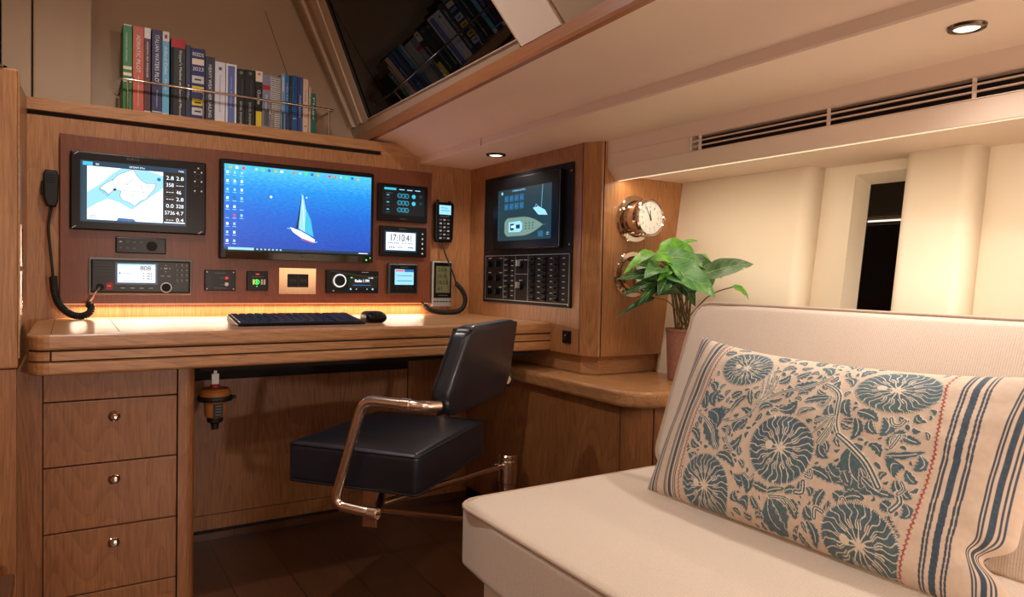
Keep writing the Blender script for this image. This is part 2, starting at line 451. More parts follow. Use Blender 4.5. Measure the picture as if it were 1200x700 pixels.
# left side: low bulkhead nearer the eye and the side panel that runs back to the wall
mb = MB()
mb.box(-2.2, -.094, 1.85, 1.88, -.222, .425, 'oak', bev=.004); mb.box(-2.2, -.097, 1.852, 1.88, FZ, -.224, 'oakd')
mb.box(-.0935, -.091, 1.853, 1.877, -.2, .42, 'oaky')
st(mb, 'wall_left_bulkhead')
mb = MB(); mb.prism([(1.88, FZ), (2.545, FZ), (2.545, .5045), (1.88, .43)], -.128, -.106, 'oak', axis='x'); st(mb, 'wall_left')
# deckhouse front above the book shelf: raked lining, pillar on the left
def lean(z): return 2.765 + .22*(z-.505)
mb = MB()
mb.prism([(lean(.45), .45), (lean(1.2), 1.2), (lean(1.2)+.03, 1.2), (lean(.45)+.03, .45)], -2.2, 1.15, 'lining', axis='x')
st(mb, 'wall_front')
mb = MB()
mb.prism([(2.70, .47), (2.72, 1.2), (2.95, 1.2), (2.82, .47)], -.098, .062, 'lining', axis='x', bev=.006)
mb.prism([(2.69, .40), (2.71, 1.2), (2.95, 1.2), (2.82, .40)], -2.2, -.102, 'lining', axis='x', bev=.006)
st(mb, 'trim_1')
mb = MB()
a, b = (.651, 1.03), (.735, .75)
mb.line([a, b, (.80, .505)], .0022, 0, 'seam')
mb.v = [Vector((p.x, lean(p.y)-.0012, p.y)) for p in mb.v]
st(mb, 'trim_2')
# deckhouse side: leaning lining with the big dark window
def SX(y, z, off=0): return .935 + .047*(y-1.759) - .42*(z-.556) + off
def slab(mb, poly, t0, t1, m):
    """panel lying in the leaning side plane, polygon in (y, z); t0 inside face, t1 outside face"""
    n = len(poly); vs = [(SX(y, z, t0), y, z) for y, z in poly] + [(SX(y, z, t1), y, z) for y, z in poly]
    fs = [list(range(n))[::-1], [n+i for i in range(n)]] + [[i, (i+1) % n, n+(i+1) % n, n+i] for i in range(n)]
    mb.add(vs, fs, m)
GL = [(1.43, .573), (2.552, .588), (2.546, 1.17), (1.745, 1.17)]
mb = MB()
slab(mb, [(-2.5, .556), (1.43, .556), (1.43, .573), (2.552, .588), (2.80, .588), (2.80, .556)], 0, .03, 'lining')
slab(mb, [(2.552, .588), (2.62, .588), (2.62, 1.19), (2.546, 1.19)], 0, .03, 'mull')
slab(mb, [(2.62, .588), (2.66, .588), (2.70, 1.19), (2.62, 1.19)], -.006, .03, 'mull')
slab(mb, [(2.66, .588), (2.80, .575), (2.95, 1.19), (2.70, 1.19)], .004, .03, 'lining')
slab(mb, [(2.715, .588), (2.735, .588), (2.80, 1.19), (2.775, 1.19)], -.012, .01, 'mull')
slab(mb, [(1.25, .556), (1.422, .556), (1.43, .573), (1.745, 1.17), (1.56, 1.17)], -.002, .03, 'head')
slab(mb, [(1.235, .556), (1.25, .556), (1.56, 1.17), (1.545, 1.17)], .012, .03, 'lining')
slab(mb, [(-2.5, .556), (1.235, .556), (1.545, 1.17), (-2.5, 1.17)], 0, .03, 'lining')
st(mb, 'wall_deckhouse_side')
mb = MB(); slab(mb, GL, .008, .016, 'night'); wdw = mb.build('window_1', kind='structure')
mb = MB()
for p, q in (((1.43, .573), (2.552, .588)), ((1.43, .573), (1.745, 1.17))):
    A, B = Vector((SX(*p, -.001), *p)), Vector((SX(*q, -.001), *q)); mb.tube([A, B], .003, 'lining', 6)
st(mb, 'trim_3')
mb = MB(); A = [(SX(y, z, .006), y, z) for y, z in ((2.546, .592), (2.54, 1.17))]; mb.tube(A, .006, 'rubber', 6); st(mb, 'trim_4')
# wooden rail at the foot of that window
def TX(y): return .935+.047*(y-1.759)
mb = MB()
ys = [2.80, 1.7, .6, -2.5]
sec = [(-.003, .516), (-.004, .525), (0, .556), (.014, .556), (.014, .516)]
vs = [(TX(y)+dx, y, z) for y in ys for dx, z in sec]; k = len(sec)
mb.add(vs, [(i*k+j, (i+1)*k+j, (i+1)*k+(j+1) % k, i*k+(j+1) % k) for i in range(len(ys)-1) for j in range(k)], 'trimw')
mb.add(vs[:k], [list(range(k))], 'trimw')
st(mb, 'trim_5')
# overhead: cove, low flat ceiling, valance with air grille, soffit
mb = MB()
ys = [2.80, 2.3, 1.7, 1.1, .5, -.3, -2.5]
def cove(y):
    x = TX(y); w = 1.163 - x
    base = [(x+.008, .5165), (x+.25*w, .513), (x+.45*w, .507), (x+.60*w, .498), (x+.73*w, .485), (x+.85*w, .472), (x+.94*w, .466), (1.163, .464)]
    return base
vs = []; 
for y in ys: vs += [(x, y, z) for x, z in cove(y)]
k = 8
mb.add(vs, [(i*k+j, i*k+j+1, (i+1)*k+j+1, (i+1)*k+j) for i in range(len(ys)-1) for j in range(k-1)], 'head', True)
vs = []
for y in ys: vs += [(x, y, z+.02) for x, z in cove(y)]
mb.add(vs, [(i*k+j, i*k+j+1, (i+1)*k+j+1, (i+1)*k+j) for i in range(len(ys)-1) for j in range(k-1)], 'head', True)
st(mb, 'ceiling')
mb = MB()
mb.prism([(1.162, .463), (1.163, .441), (1.166, .437), (1.50, .437), (1.50, .50), (1.162, .50)], -2.5, 2.545, 'head', axis='y')
mb.box(1.1615, 1.163, 2.035, 2.037, .438, .463, 'seam')
st(mb, 'ceiling_low')
mb = MB()
mb.prism([(1.441, .437), (1.441, .3975), (1.60, .3975), (1.60, .437)], -2.5, 1.714, 'head', axis='y')
mb.prism([(1.442, .397), (1.442, .3545), (1.60, .3545), (1.60, .397)], 1.366, 1.714, 'head', axis='y')
mb.prism([(1.443, .354), (1.4745, .316), (1.479, .314), (1.484, .317), (1.486, .334), (1.88, .334), (1.88, .354)], -2.5, 1.714, 'head', axis='y')
mb.prism([(1.60, .354), (1.60, .437), (1.88, .437), (1.88, .354)], -2.5, 1.714, 'head', axis='y')
st(mb, 'ceiling_valance')
mb = MB(); mb.prism([(-2.2, 1.17), (.92, 1.17), (.92, 1.21), (-2.2, 1.21)], -2.5, 2.98, 'cream', axis='y'); st(mb, 'ceiling_deckhouse')
# console cupboard with the clock panel (outboard corner of the wall)
mb = MB()
mb.prism([(1.394, 2.521), (1.394, 1.775), (1.397, 1.768), (1.424, 1.719), (1.431, 1.715), (1.88, 1.715), (1.88, 2.521)], -.249, .437, 'oak')
mb.box(1.394-.0006, 1.3946, 1.7765, 1.7790, -.249, .437, 'seam')
mb.box(1.4295, 1.4325, 1.7143, 1.716, -.249, .437, 'seam')
mb.prism([(1.42, 2.42), (1.42, 1.80), (1.455, 1.75), (1.88, 1.75), (1.88, 2.42)], -.311, -.249, 'oakx')
st(mb, 'wall_right_console')
# hull side: liner with window openings, and the padded cream panels standing in front of it
SH = Matrix.Identity(4); SH[0][2] = .139; SH[0][3] = 1.777 - .139*.32
mb = MB(SH)
def liner(y0, y1, z0, z1): mb.box(.07, .09, y0, y1, z0, z1, 'hull')
wins = [(.66, 1.13), (.20, .69-.0)]
wins = [(.82, 1.13), (.40, .685), (-.03, .25)]
ztop, zbot = .305, -.26
liner(-2.5, 1.76, ztop, .34); liner(-2.5, 1.76, FZ, zbot)
edges = [1.76] + [e for w in wins for e in (w[1], w[0])] + [-2.5]
for a, b in zip(edges[::2], edges[1::2]): liner(b, a, zbot, ztop)
st(mb, 'wall_right')
for k, (a, b) in enumerate(wins):
    mb = MB(SH)
    o0, o1 = (a, b, zbot, ztop), (a+.022, b-.022, zbot+.03, ztop-.026)
    def fr(off, r): return [(off, r[0], r[2]), (off, r[1], r[2]), (off, r[1], r[3]), (off, r[0], r[3])]
    vs = fr(.071, o0) + fr(.112, o1); mb.add(vs, [(i, (i+1) % 4, 4+(i+1) % 4, 4+i) for i in range(4)], 'hull')
    fr_o = mb.build('trim_%d' % (6+k), kind='structure')
    mb = MB(SH); mb.box(.112, .118, o1[0]-.01, o1[1]+.01, o1[2]-.01, o1[3]+.01, 'night')
    mb.build('window_%d' % (2+k), kind='structure')
def hull_panel(y0, y1, name):
    r = .028; mb = MB(SH)
    pl = [(.072, y0)] + [(.0+r-r*math.cos(math.radians(t)), y0+r-r*math.sin(math.radians(90-t))*1.0) for t in ()]
    pl = [(.072, y0), (r, y0)] + [(r-r*math.sin(math.radians(t)), y0+r-r*math.cos(math.radians(t))) for t in (15, 30, 45, 60, 75, 90)] \
        + [(r-r*math.cos(math.radians(t)), y1-r+r*math.sin(math.radians(t))) for t in (0, 15, 30, 45, 60, 75, 90)] + [(.072, y1)]
    mb.prism(pl, FZ+.05, .335, 'hull', smooth=False)
    o = st(mb, name); 
    for p in o.data.polygons: p.use_smooth = abs(p.normal.z) < .5
    return o
for k, (a, b) in enumerate(((1.225, 1.745), (.797, .963), (.37, .53), (-.06, .10), (-2.45, -.34))): hull_panel(a, b, 'trim_%d' % (10+k))
# far sides of the cabin behind and beside the eye
mb = MB(); mb.box(-2.24, -2.2, -2.5, 2.95, FZ, 1.2, 'lining'); st(mb, 'wall_port')
mb = MB(); mb.box(-2.2, 1.9, -2.54, -2.5, FZ, 1.2, 'oakd'); st(mb, 'wall_aft')
mb = MB(); mb.box(-.60, -.10, 1.50, 1.75, FZ, -.66, 'oakd'); mb.box(-.61, -.094, 1.49, 1.752, -.66, -.636, 'floor', bev=.004)
mb.build('step', label='dark wooden step box against the bulkhead at the lower left edge', cat='step')

# ------------------------------------------------------------------ ceiling fittings
def downlight(x, y, z, label, lamp=True, power=6, r=.036, spot=150):
    t = thing('downlight', (x, y, z), label, 'downlight', None)
    mb = MB(); mb.lathe([(r*.70, -.004), (r*.78, -.0065), (r, -.005), (r*1.06, -.001), (r*1.06, 0)], (x, y, z), (0, 0, 1), 'dlring', 36)
    mb.build('bezel', t)
    mb = MB(); mb.lathe([(r*.72, -.003), (r*.62, -.0045), (r*.3, -.0055), (.0004, -.0058)], (x, y, z), (0, 0, 1), 'E_dl', 32); mb.build('lens', t)
    ld = bpy.data.lights.new('downlight_lamp', 'SPOT'); ld.energy = power; ld.color = (1, .92, .84); ld.spot_size = math.radians(spot); ld.spot_blend = .6
    ld.shadow_soft_size = .03
    lo = bpy.data.objects.new('downlight_lamp', ld); link(lo, None, (x, y, z-.012))
    return t
downlight(1.284, 2.142, .437, 'small round recessed downlight in the low ceiling over the switch console', power=POW['dl1'], r=.034)
downlight(1.27, .591, .437, 'round recessed downlight in the low ceiling above the sofa, nearest the air grille', power=POW['dl2'], r=.028)
# air grille
t = thing('air_grille', (1.45, .6, .355), 'long dark air grille with two pale slats in the ceiling valance', 'air vent')
y0, y1 = -.9, 1.366
mb = MB(); mb.box(1.47, 1.474, y0, y1, .355, .3965, 'seam'); mb.build('recess', t)
mb = MB()
for za, zb in ((.3548, .3562), (.3953, .3967)): mb.box(1.4405, 1.474, y0, y1, za, zb, 'head')
mb.box(1.4405, 1.474, y1-.0015, y1, .355, .3965, 'head'); mb.build('frame', t)
for z in (.3688, .3822):
    mb = MB(); mb.box(1.4405, 1.449, y0, y1, z-.0012, z+.0012, 'head'); mb.build('slat', t)
for y in (1.335, .955, .655, .35):
    mb = MB(); mb.box(1.4425, 1.450, y-.0025, y+.0025, .3555, .396, 'head'); mb.build('divider', t)
# LED tapes, plus a glowing line painted as the valance lip's highlight
mb = MB(); mb.box(1.4765, 1.4790, -2.4, 1.70, .3125, .3145, 'lip'); mb.box(1.488, 1.494, -2.4, 1.70, .324, .328, 'E_led2'); mb.build('led_strip', label='warm light strip hidden behind the lip of the ceiling valance, with a glowing painted highlight along the lip edge', cat='light strip')
mb = MB(); mb.box(-.015, 1.205, 2.510, 2.518, -.1104, -.1096, 'E_led'); mb.build('led_strip', label='warm light strip under the instrument panel', cat='light strip')

# ------------------------------------------------------------------ desk
def desk_front(x): return 1.885 + (x+.078)*(1.937-1.885)/(1.394+.078)
def desk_poly(inset, x1=1.3935):
    r = .045; f0 = desk_front(-.078)+inset; x0 = -.082+inset
    pl = [(x0, 2.40)] + [(x0+r-r*math.cos(math.radians(t)), f0+r-r*math.sin(math.radians(t))) for t in (0, 15, 30, 45, 60, 75, 90)] \
        + [(x1, desk_front(1.394)+inset), (x1, 2.5205), (-.03, 2.5205)]
    return pl
t = thing('chart_desk', (.6, 2.2, -.247), 'long oak chart desk with rounded grooved front edge below the instrument panel', 'desk')
mb = MB(); mb.prism(desk_poly(0), -.1895, -.153, 'oakx', bev=.007); mb.build('desktop', t)
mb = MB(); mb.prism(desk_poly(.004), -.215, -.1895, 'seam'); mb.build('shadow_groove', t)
mb = MB()
mb.prism([p if p[0] > -.03 else (-.033, p[1]) for p in desk_poly(0)][6:], -.2125, -.1925, 'oakx')
mb.prism(desk_poly(0)[:8] + [(-.0365, 1.8865), (-.0365, 2.40)], -.2125, -.1925, 'oakx'); mb.build('drawer_front', t)
mb = MB(); mb.prism(desk_poly(0), -.247, -.2155, 'oakx', bev=.007); mb.build('apron', t)
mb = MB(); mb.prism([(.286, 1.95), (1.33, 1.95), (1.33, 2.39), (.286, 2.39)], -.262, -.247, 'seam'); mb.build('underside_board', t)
mb = MB()
mb.line([(.104, 2.44), (.104, 1.945), (1.30, 1.985)], .0022, -.1527, 'seam'); mb.line([(-.035, 2.50), (-.035, 1.90)], .0012, -.1527, 'seam'); mb.build('lid_seam', t)
# drawer pedestal
t = thing('drawer_pedestal', (.1, 2.15, FZ), 'oak pedestal with stacked drawers and round chrome knobs at the left under the desk', 'drawers')
mb = MB()
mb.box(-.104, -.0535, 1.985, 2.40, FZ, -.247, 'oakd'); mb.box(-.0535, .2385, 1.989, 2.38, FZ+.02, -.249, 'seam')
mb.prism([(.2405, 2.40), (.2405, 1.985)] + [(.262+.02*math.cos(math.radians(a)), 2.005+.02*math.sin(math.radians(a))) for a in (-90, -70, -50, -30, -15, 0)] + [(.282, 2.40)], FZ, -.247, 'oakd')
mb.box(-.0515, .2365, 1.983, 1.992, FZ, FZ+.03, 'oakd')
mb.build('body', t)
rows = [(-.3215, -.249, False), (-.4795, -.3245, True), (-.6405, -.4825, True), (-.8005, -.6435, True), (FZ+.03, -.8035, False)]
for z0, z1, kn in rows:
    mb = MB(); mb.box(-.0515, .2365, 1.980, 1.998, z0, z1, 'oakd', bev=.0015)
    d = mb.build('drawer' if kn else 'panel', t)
    if kn:
        zc = z1-.0415
        mb = MB(); mb.lathe([(.0135, 0), (.0135, .003), (.0115, .0045), (.0095, .003), (.0095, .001)], (.095, 1.980, zc), (0, -1, 0), 'chrome', 28)
        mb.lathe([(.0088, .001), (.0088, .006), (.007, .008), (.0004, .0085)], (.095, 1.980, zc), (0, -1, 0), 'chrome', 28)
        mb.build('knob', d)
# console locker and its worktop
t = thing('side_locker', (1.6, 1.9, FZ), 'low oak locker with plain doors beside the sofa, under the rounded worktop', 'cabinet')
def lock_poly(ins, rr):
    x0, y0 = 1.33-.0+ins, 1.432+ins
    return [(x0, 2.40)] + [(x0+rr-rr*math.cos(math.radians(a)), y0+rr-rr*math.sin(math.radians(a))) for a in (0, 15, 30, 45, 60, 75, 90)] + [(1.72, y0), (1.72, 2.40)]
mb = MB(); mb.prism(lock_poly(.004, .062), FZ, -.362, 'seam'); mb.build('body', t)
mb = MB(); mb.box(1.329, 1.34, 2.009, 2.398, FZ+.04, -.3625, 'oakd'); mb.build('door', t)
mb = MB(); mb.box(1.329, 1.34, 1.4985, 2.006, FZ+.04, -.3625, 'oakd'); mb.build('door', t)
mb = MB(); P = lock_poly(0, .064)[1:8]; mb.prism([(1.34, 1.496)]+[(1.329, 1.496)]+P+[(1.396, 1.44)], FZ+.04, -.3625, 'oakd'); mb.build('corner_post', t)
mb = MB(); mb.box(1.399, 1.70, 1.431, 1.44, FZ+.04, -.3625, 'oakd'); mb.build('end_panel', t)
mb = MB(); mb.box(1.345, 1.70, 1.445, 2.39, FZ, FZ+.04, 'oakd'); mb.build('plinth', t)
mb = MB(); R = .10
mb.prism([(1.302, 2.40)] + [(1.302+R-R*math.cos(math.radians(a)), 1.405+R-R*math.sin(math.radians(a))) for a in range(0, 91, 10)] + [(1.70, 1.405), (1.70, 2.40)], -.3600, -.3125, 'oaky', bev=.012)
mb.build('side_worktop', label='thick oak worktop with a rounded corner carrying the potted plant beside the sofa', cat='worktop')
# ------------------------------------------------------------------ instruments on the wall
def W(): return MB(WALL)
mb = W(); mb.box(-.024, 1.207, -.1095, .404, -.0208, 0, 'walnut', bev=.002)
mb.build('veneer_backboard', label='wide red-brown veneer panel carrying the screens and radios', cat='panel')
def wt(name, u, v, label, cat, n=0): return thing(name, (u, 2.5-n, v), label, cat)
# chart plotter
t = wt('chart_plotter', .19, .117, 'wide chart plotter showing a sea chart with data column, upper left of the panel', 'chart plotter')
mb = W(); mb.box(.002, .379, .117, .353, .0, .022, 'black', bev=.004)
for u, v in ((.018, .346), (.012, .124), (.362, .124)): mb.line([(u-.006, v-.004), (u+.005, v+.004)], .002, .0223, 'silver')
mb.text('B&G', .151, .3385, .0075, .0223, 'grey', w=.034); mb.build('housing', t)
mb = W(); n = .0224
mb.rect(.028, .320, .142, .3265, n, 'E_db'); n += .0002
mb.rect(.034, .316, .148, .323, n, 'E_db'); mb.rect(.034, .060, .312, .323, n+.0001, 'E_cy'); mb.rect(.034, .044, .150, .312, n+.0001, 'E_teal')
n += .0003
mb.rect(.0455, .252, .149, .3105, n, 'E_w')
# shallow water and island
mb.poly([(.046, .232), (.08, .258), (.11, .29), (.135, .3105), (.21, .3105), (.252, .298), (.252, .26), (.225, .235), (.20, .215), (.165, .185), (.13, .205), (.10, .215), (.07, .198), (.046, .18)], n+.0002, 'E_lb')
isl = [(.078, .245), (.095, .262), (.115, .275), (.128, .291), (.15, .302), (.168, .3105), (.178, .294), (.19, .279), (.205, .270), (.232, .272), (.228, .255), (.215, .238), (.205, .222), (.188, .214), (.172, .196), (.158, .208), (.140, .213), (.132, .225), (.135, .240), (.118, .246), (.102, .228), (.092, .238)]
mb.poly(isl, n+.0004, 'E_w'); mb.line(isl+[isl[0]], .0014, n+.0006, 'E_ln')
for pl in ([(.118, .244), (.15, .262), (.178, .294)], [(.133, .243), (.205, .243)], [(.15, .262), (.19, .262), (.228, .262)], [(.165, .243), (.17, .21)], [(.12, .248), (.128, .275), (.112, .272), (.12, .248)], [(.19, .262), (.20, .225)]): mb.line(pl, .0012, n+.0007, 'E_ln')
mb.circ(.118, .244, .004, n+.0008, 'E_ink'); mb.circ(.240, .286, .0055, n+.0008, 'E_b')
for u, v in ((.081, .240), (.090, .234), (.099, .226)): mb.ring(u, v, .003, .0039, n+.0008, 'E_ink')
mb.ring(.165, .175, .002, .003, n+.0008, 'E_ln')
mb.poly([(.124, .149), (.128, .158), (.17, .156), (.176, .149)], n+.0009, 'E_b'); mb.rect(.05, .075, .160, .1615, n+.0008, 'E_ln'); mb.rect(.05, .07, .155, .1565, n+.0008, 'E_ln')
mb.rect(.2545, .316, .150, .312, n, 'E_k')
mb.text("00'SAM 47m", .158, .3145, .0055, n+.0006, 'E_w', w=.042); mb.text('MAP', .068, .314, .006, n+.0006, 'E_w', w=.009)
col = [('2.8', '2.8'), ('358', '---'), ('---', '46'), ('---', '2.8'), ('0.0', '328'), ('5736', '4.7'), ('---', '0.4')]
for i, (a, b) in enumerate(col):
    v = .288 - i*.0222
    mb.text(a, .2575 if len(a) > 3 else .261, v+(.004 if a == '---' else 0), .0115 if a != '---' else .0015, n+.0005, 'E_w', w=.0072*len(a)); mb.text(b, .290, v+(.004 if b == '---' else 0), .0115 if b != '---' else .0015, n+.0005, 'E_w', w=.0072*len(b))
    mb.rect(.257, .266, v+.0118, v+.0135, n+.0005, 'E_ln'); mb.rect(.277, .282, v+.0118, v+.0135, n+.0005, 'E_ln'); mb.rect(.288, .297, v+.0118, v+.0135, n+.0005, 'E_ln')
mb.rect(.2555, .316, .150, .153, n+.0006, 'E_w'); mb.text('TWS', .296, .314, .006, n+.0006, 'E_w', w=.016)
mb.build('screen', t)
mb = W()
for u, v in ((.355, .333), (.345, .320), (.365, .320), (.345, .290), (.365, .290), (.345, .259), (.365, .259)): mb.circ(u, v, .0028, .0226, 'white')
for u, v in ((.345, .273), (.365, .273), (.355, .275)): mb.circ(u, v, .0013, .0226, 'grey')
mb.ring(.355, .305, .009, .010, .0226, 'grey'); mb.rect(.350, .361, .313, .3145, .0226, 'grey'); mb.build('keypad', t)
# remote keypad
t = wt('remote_keypad', .192, .049, 'small black keypad strip with pale symbols between chart plotter and radio', 'keypad')
mb = W(); mb.box(.122, .263, .050, .100, 0, .012, 'black', bev=.003); mb.build('housing', t)
mb = W()
for k in range(4): mb.rect(.132+k*.019, .139+k*.019, .083, .087, .0123, 'offw' if k == 0 else 'grey'); 
for k in range(3): mb.rect(.132+k*.019, .138+k*.019, .064, .068, .0123, 'grey')
mb.circ(.249, .086, .002, .0123, 'grey'); mb.circ(.249, .062, .002, .0123, 'red'); mb.build('symbols', t)
mb = W(); mb.cyl((.222, .074, .012), (.222, .074, .019), .0155, .0145, 'blackm', 24); mb.build('dial', t)
# marine radio
t = wt('marine_radio', .195, -.081, 'marine radio with white display reading 808 and round knob, lower left of the panel', 'radio')
mb = W(); mb.box(.049, .341, -.082, .035, 0, .014, 'rim', bev=.012, seg=4); mb.box(.0545, .3355, -.0765, .0295, .004, .0165, 'black', bev=.010, seg=4)
for k in range(6): mb.rect(.064, .115, .018-k*.009, .0205-k*.009, .0167, 'dgrey')
mb.build('housing', t)
mb = W(); mb.rect(.121, .238, -.048, .020, .0168, 'E_db'); mb.rect(.127, .232, -.042, .016, .0171, 'E_w'); mb.rect(.127, .232, .0115, .016, .0173, 'E_lb')
mb.bold('808', .189, -.003, .013, .0175, 'E_ink', w=.030)
for k in range(3):
    mb.bold('4 125.0', .197, -.016-k*.008, .0048, .0175, 'E_ink', w=.026)
mb.rect(.133, .150, .0, .0015, .0175, 'E_ln'); mb.circ(.133, -.013, .003, .0175, 'E_b'); mb.rect(.142, .165, -.014, -.0125, .0175, 'E_ln'); mb.rect(.132, .225, -.038, -.0365, .0175, 'E_ln')
mb.build('display', t)
mb = W()
for k in range(4): mb.rect(.136+k*.026, .148+k*.026, -.0605, -.0585, .0168, 'offw')
mb.build('soft_keys', t)
mb = W(); mb.cyl((.263, -.057, .014), (.263, -.057, .020), .0165, .0165, 'silver', 28); mb.cyl((.263, -.057, .020), (.263, -.057, .032), .0138, .0125, 'blackm', 28); mb.build('knob', t)
mb = W(); mb.box(.096, .114, -.064, -.043, .0165, .0185, 'red', bev=.0015); mb.text('DSC', .0995, -.0555, .004, .0188, 'white', w=.011); mb.build('distress_cover', t)
mb = W()
for i in range(3):
    for j in range(5): 
        u, v = .293+i*.0145, .018-j*.0165
        if j < 4: mb.text('123456789*0#'[j*3+i], u, v-.004, .0055, .0168, 'offw'); mb.rect(u-.001, u+.006, v-.0085, v-.0072, .0168, 'grey')
for u, v in ((.249, .004), (.274, .004), (.262, .014), (.262, -.006)): mb.circ(u, v, .0016, .0168, 'offw')
mb.rect(.257, .267, .002, .006, .0168, 'offw'); mb.rect(.248, .258, -.0215, -.0195, .0168, 'offw'); mb.rect(.266, .276, -.0215, -.0195, .0168, 'offw'); mb.build('keypad', t)
mb = W(); mb.cyl((.080, -.058, .0165), (.080, -.058, .030), .011, .009, 'blackm', 18); mb.build('microphone_socket', t)
# monitor
t = wt('monitor', .69, .042, 'large black framed monitor showing a white yacht sailing on blue sea', 'monitor')
mb = W(); mb.box(.421, .957, .042, .374, 0, .028, 'black', bev=.004); mb.box(.440, .945, .043, .066, .0281, .0286, 'glassb')
mb.rect(.700, .738, .0565, .0585, .0289, 'dgrey'); mb.circ(.693, .0575, .0042, .0289, 'dgrey')
mb.build('housing', t)
mb = W(); mb.rect(.4335, .9455, .0725, .3575, .0284, 'sea'); mb.build('wallpaper', t)
mb = W(); n = .0288
mb.poly([(.690, .276), (.672, .160), (.652, .150), (.664, .149), (.682, .158)], n, 'E_db')
mb.poly([(.692, .276), (.697, .240), (.722, .190), (.733, .128), (.684, .152), (.676, .160)], n+.0001, 'E_cy')
mb.poly([(.692, .276), (.695, .27), (.705, .22), (.700, .145), (.684, .152), (.677, .162)], n+.0002, 'E_lb')
mb.poly([(.690, .276), (.684, .20), (.680, .158), (.672, .160), (.682, .22)], n+.0002, 'E_ink')
mb.poly([(.650, .158), (.660, .142), (.690, .122), (.735, .108), (.738, .118), (.715, .132), (.688, .146), (.660, .156)], n+.0003, 'E_w')
mb.line([(.688, .118), (.732, .106)], .002, n+.0004, 'E_r'); mb.line([(.690, .275), (.701, .145)], .0012, n+.0004, 'E_w')
mb.line([(.640, .154), (.652, .153)], .002, n+.0002, 'E_lb'); mb.line([(.735, .107), (.747, .112)], .002, n+.0002, 'E_lb')
mb.circ(.585, .258, .005, n, 'E_w', 4); mb.circ(.707, .265, .003, n, 'E_w', 4)
mb.build('yacht_picture', t)
mb = W()
ic = ['E_w', 'E_lb', 'E_w', 'E_w', 'E_lb', 'E_r', 'E_w', 'E_w', 'E_b', 'E_o']
random.seed(4)
for j in range(9):
    for i in range(3):
        if i == 2 and j > 5: continue
        u, v = .444+i*.0225, .330-j*.0285
        mb.rect(u-.0035, u+.0035, v-.004, v+.0045, n, random.choice(ic)); mb.rect(u-.006, u+.006, v-.0105, v-.0085, n, 'E_lb')
for k in range(22):
    if k in (3, 9, 15): continue
    u = .452+k*.021; mb.rect(u-.0045, u+.0045, .343, .352, n, ['E_y', 'E_o', 'E_b', 'E_r', 'E_g', 'E_w', 'E_lb'][(k*5) % 7])
mb.rect(.4335, .9455, .0725, .081, n, 'E_db'); mb.rect(.447, .530, .0728, .0812, n+.0001, 'E_lb')
for k in range(7): mb.rect(.538+k*.013, .544+k*.013, .0745, .0795, n+.0001, 'E_lb')
mb.rect(.900, .935, .0745, .077, n+.0001, 'E_w'); mb.build('desktop_icons', t)
mb = W(); mb.circ(.930, .052, .0035, .0288, 'E_g'); mb.circ(.945, .060, .0025, .0288, 'E_g'); mb.build('power_light', t)
# small units row
def unit(name, r, label, cat, th=.010, body='black', bev=.002):
    t = wt(name, (r[0]+r[1])/2, r[2], label, cat)
    mb = W(); mb.box(r[0], r[1], r[2], r[3], -.0015, th, body, bev=bev); mb.build('housing', t); return t
t = unit('alarm_panel', (.379, .476, -.066, .003), 'small black alarm panel with two red-ringed lamps below left end of monitor', 'control panel')
mb = W(); n = .0103
for u in (.386, .469):
    for v in (-.004, -.060): mb.circ(u, v, .0022, n, 'silver')
mb.rect(.410, .445, -.008, -.006, n, 'grey'); mb.rect(.408, .447, -.058, -.0565, n, 'grey'); mb.rect(.425, .440, -.0245, -.023, n, 'grey'); mb.rect(.428, .440, -.0455, -.044, n, 'grey'); mb.build('markings', t)
for v, m in ((-.023, 'red'), (-.044, 'silver')):
    mb = W(); mb.ring(.447, v, .0035, .0065, .0106, m); mb.circ(.447, v, .0035, .0106, 'offw' if m == 'silver' else 'E_r'); mb.build('lamp', t)
t = unit('rocker_unit', (.512, .582, -.065, .002), 'small square black switch panel with green and white lit rockers', 'control panel')
mb = W(); mb.rect(.541, .553, -.010, -.0065, n, 'E_r'); mb.rect(.527, .567, -.0175, -.016, n, 'grey')
for u, m in ((.534, 'E_y'), (.545, 'E_g'), (.561, 'offw'), (.570, 'offw')): mb.rect(u-.003, u+.003, -.044, -.026, n+.0002, m)
mb.ring(.545, -.035, .006, .009, n+.0003, 'E_g'); mb.circ(.545, -.050, .002, n+.0003, 'E_g'); mb.build('rockers', t)
t = unit('socket_plate', (.620, .752, -.077, .017), 'polished metal plate with twin black charging sockets under the monitor', 'socket', .004, 'chromep', .0015)
mb = W(); mb.box(.650, .723, -.052, -.005, .004, .008, 'black', bev=.001); mb.rect(.686, .688, -.052, -.006, .0082, 'dgrey'); mb.build('socket_insert', t)
mb = W(); 
for u in (.668, .705):
    mb.rect(u-.011, u+.011, -.033, -.024, .0083, 'dgrey'); mb.rect(u-.009, u+.009, -.031, -.026, .0085, 'rubber')
mb.build('ports', t)
t = unit('stereo_unit', (.786, .986, -.072, .012), 'black marine stereo with a silver ringed volume knob and blue lit display', 'stereo', .014)
mb = W(); n = .0143
mb.line([(.800, .009), (.86, .001), (.90, -.006), (.95, -.010), (.984, -.011)], .005, n, 'dgrey'); mb.rect(.918, .945, .005, .0075, n, 'silver')
mb.rect(.868, .980, -.052, -.013, n, 'E_k'); mb.bold('Radio 1 FM', .893, -.031, .010, n+.0003, 'E_w', w=.054); mb.rect(.885, .955, -.043, -.0405, n+.0003, 'E_b'); mb.rect(.876, .884, -.016, -.012, n+.0003, 'E_g'); mb.text('12:48', .945, -.017, .005, n+.0003, 'E_w', w=.018)
for u in (.877, .899, .940, .962): mb.circ(u, -.0565, .0035 if u in (.877, .962) else .002, n+.0003, 'E_lb')
mb.circ(.812, -.063, .003, n+.0003, 'offw'); mb.build('display', t)
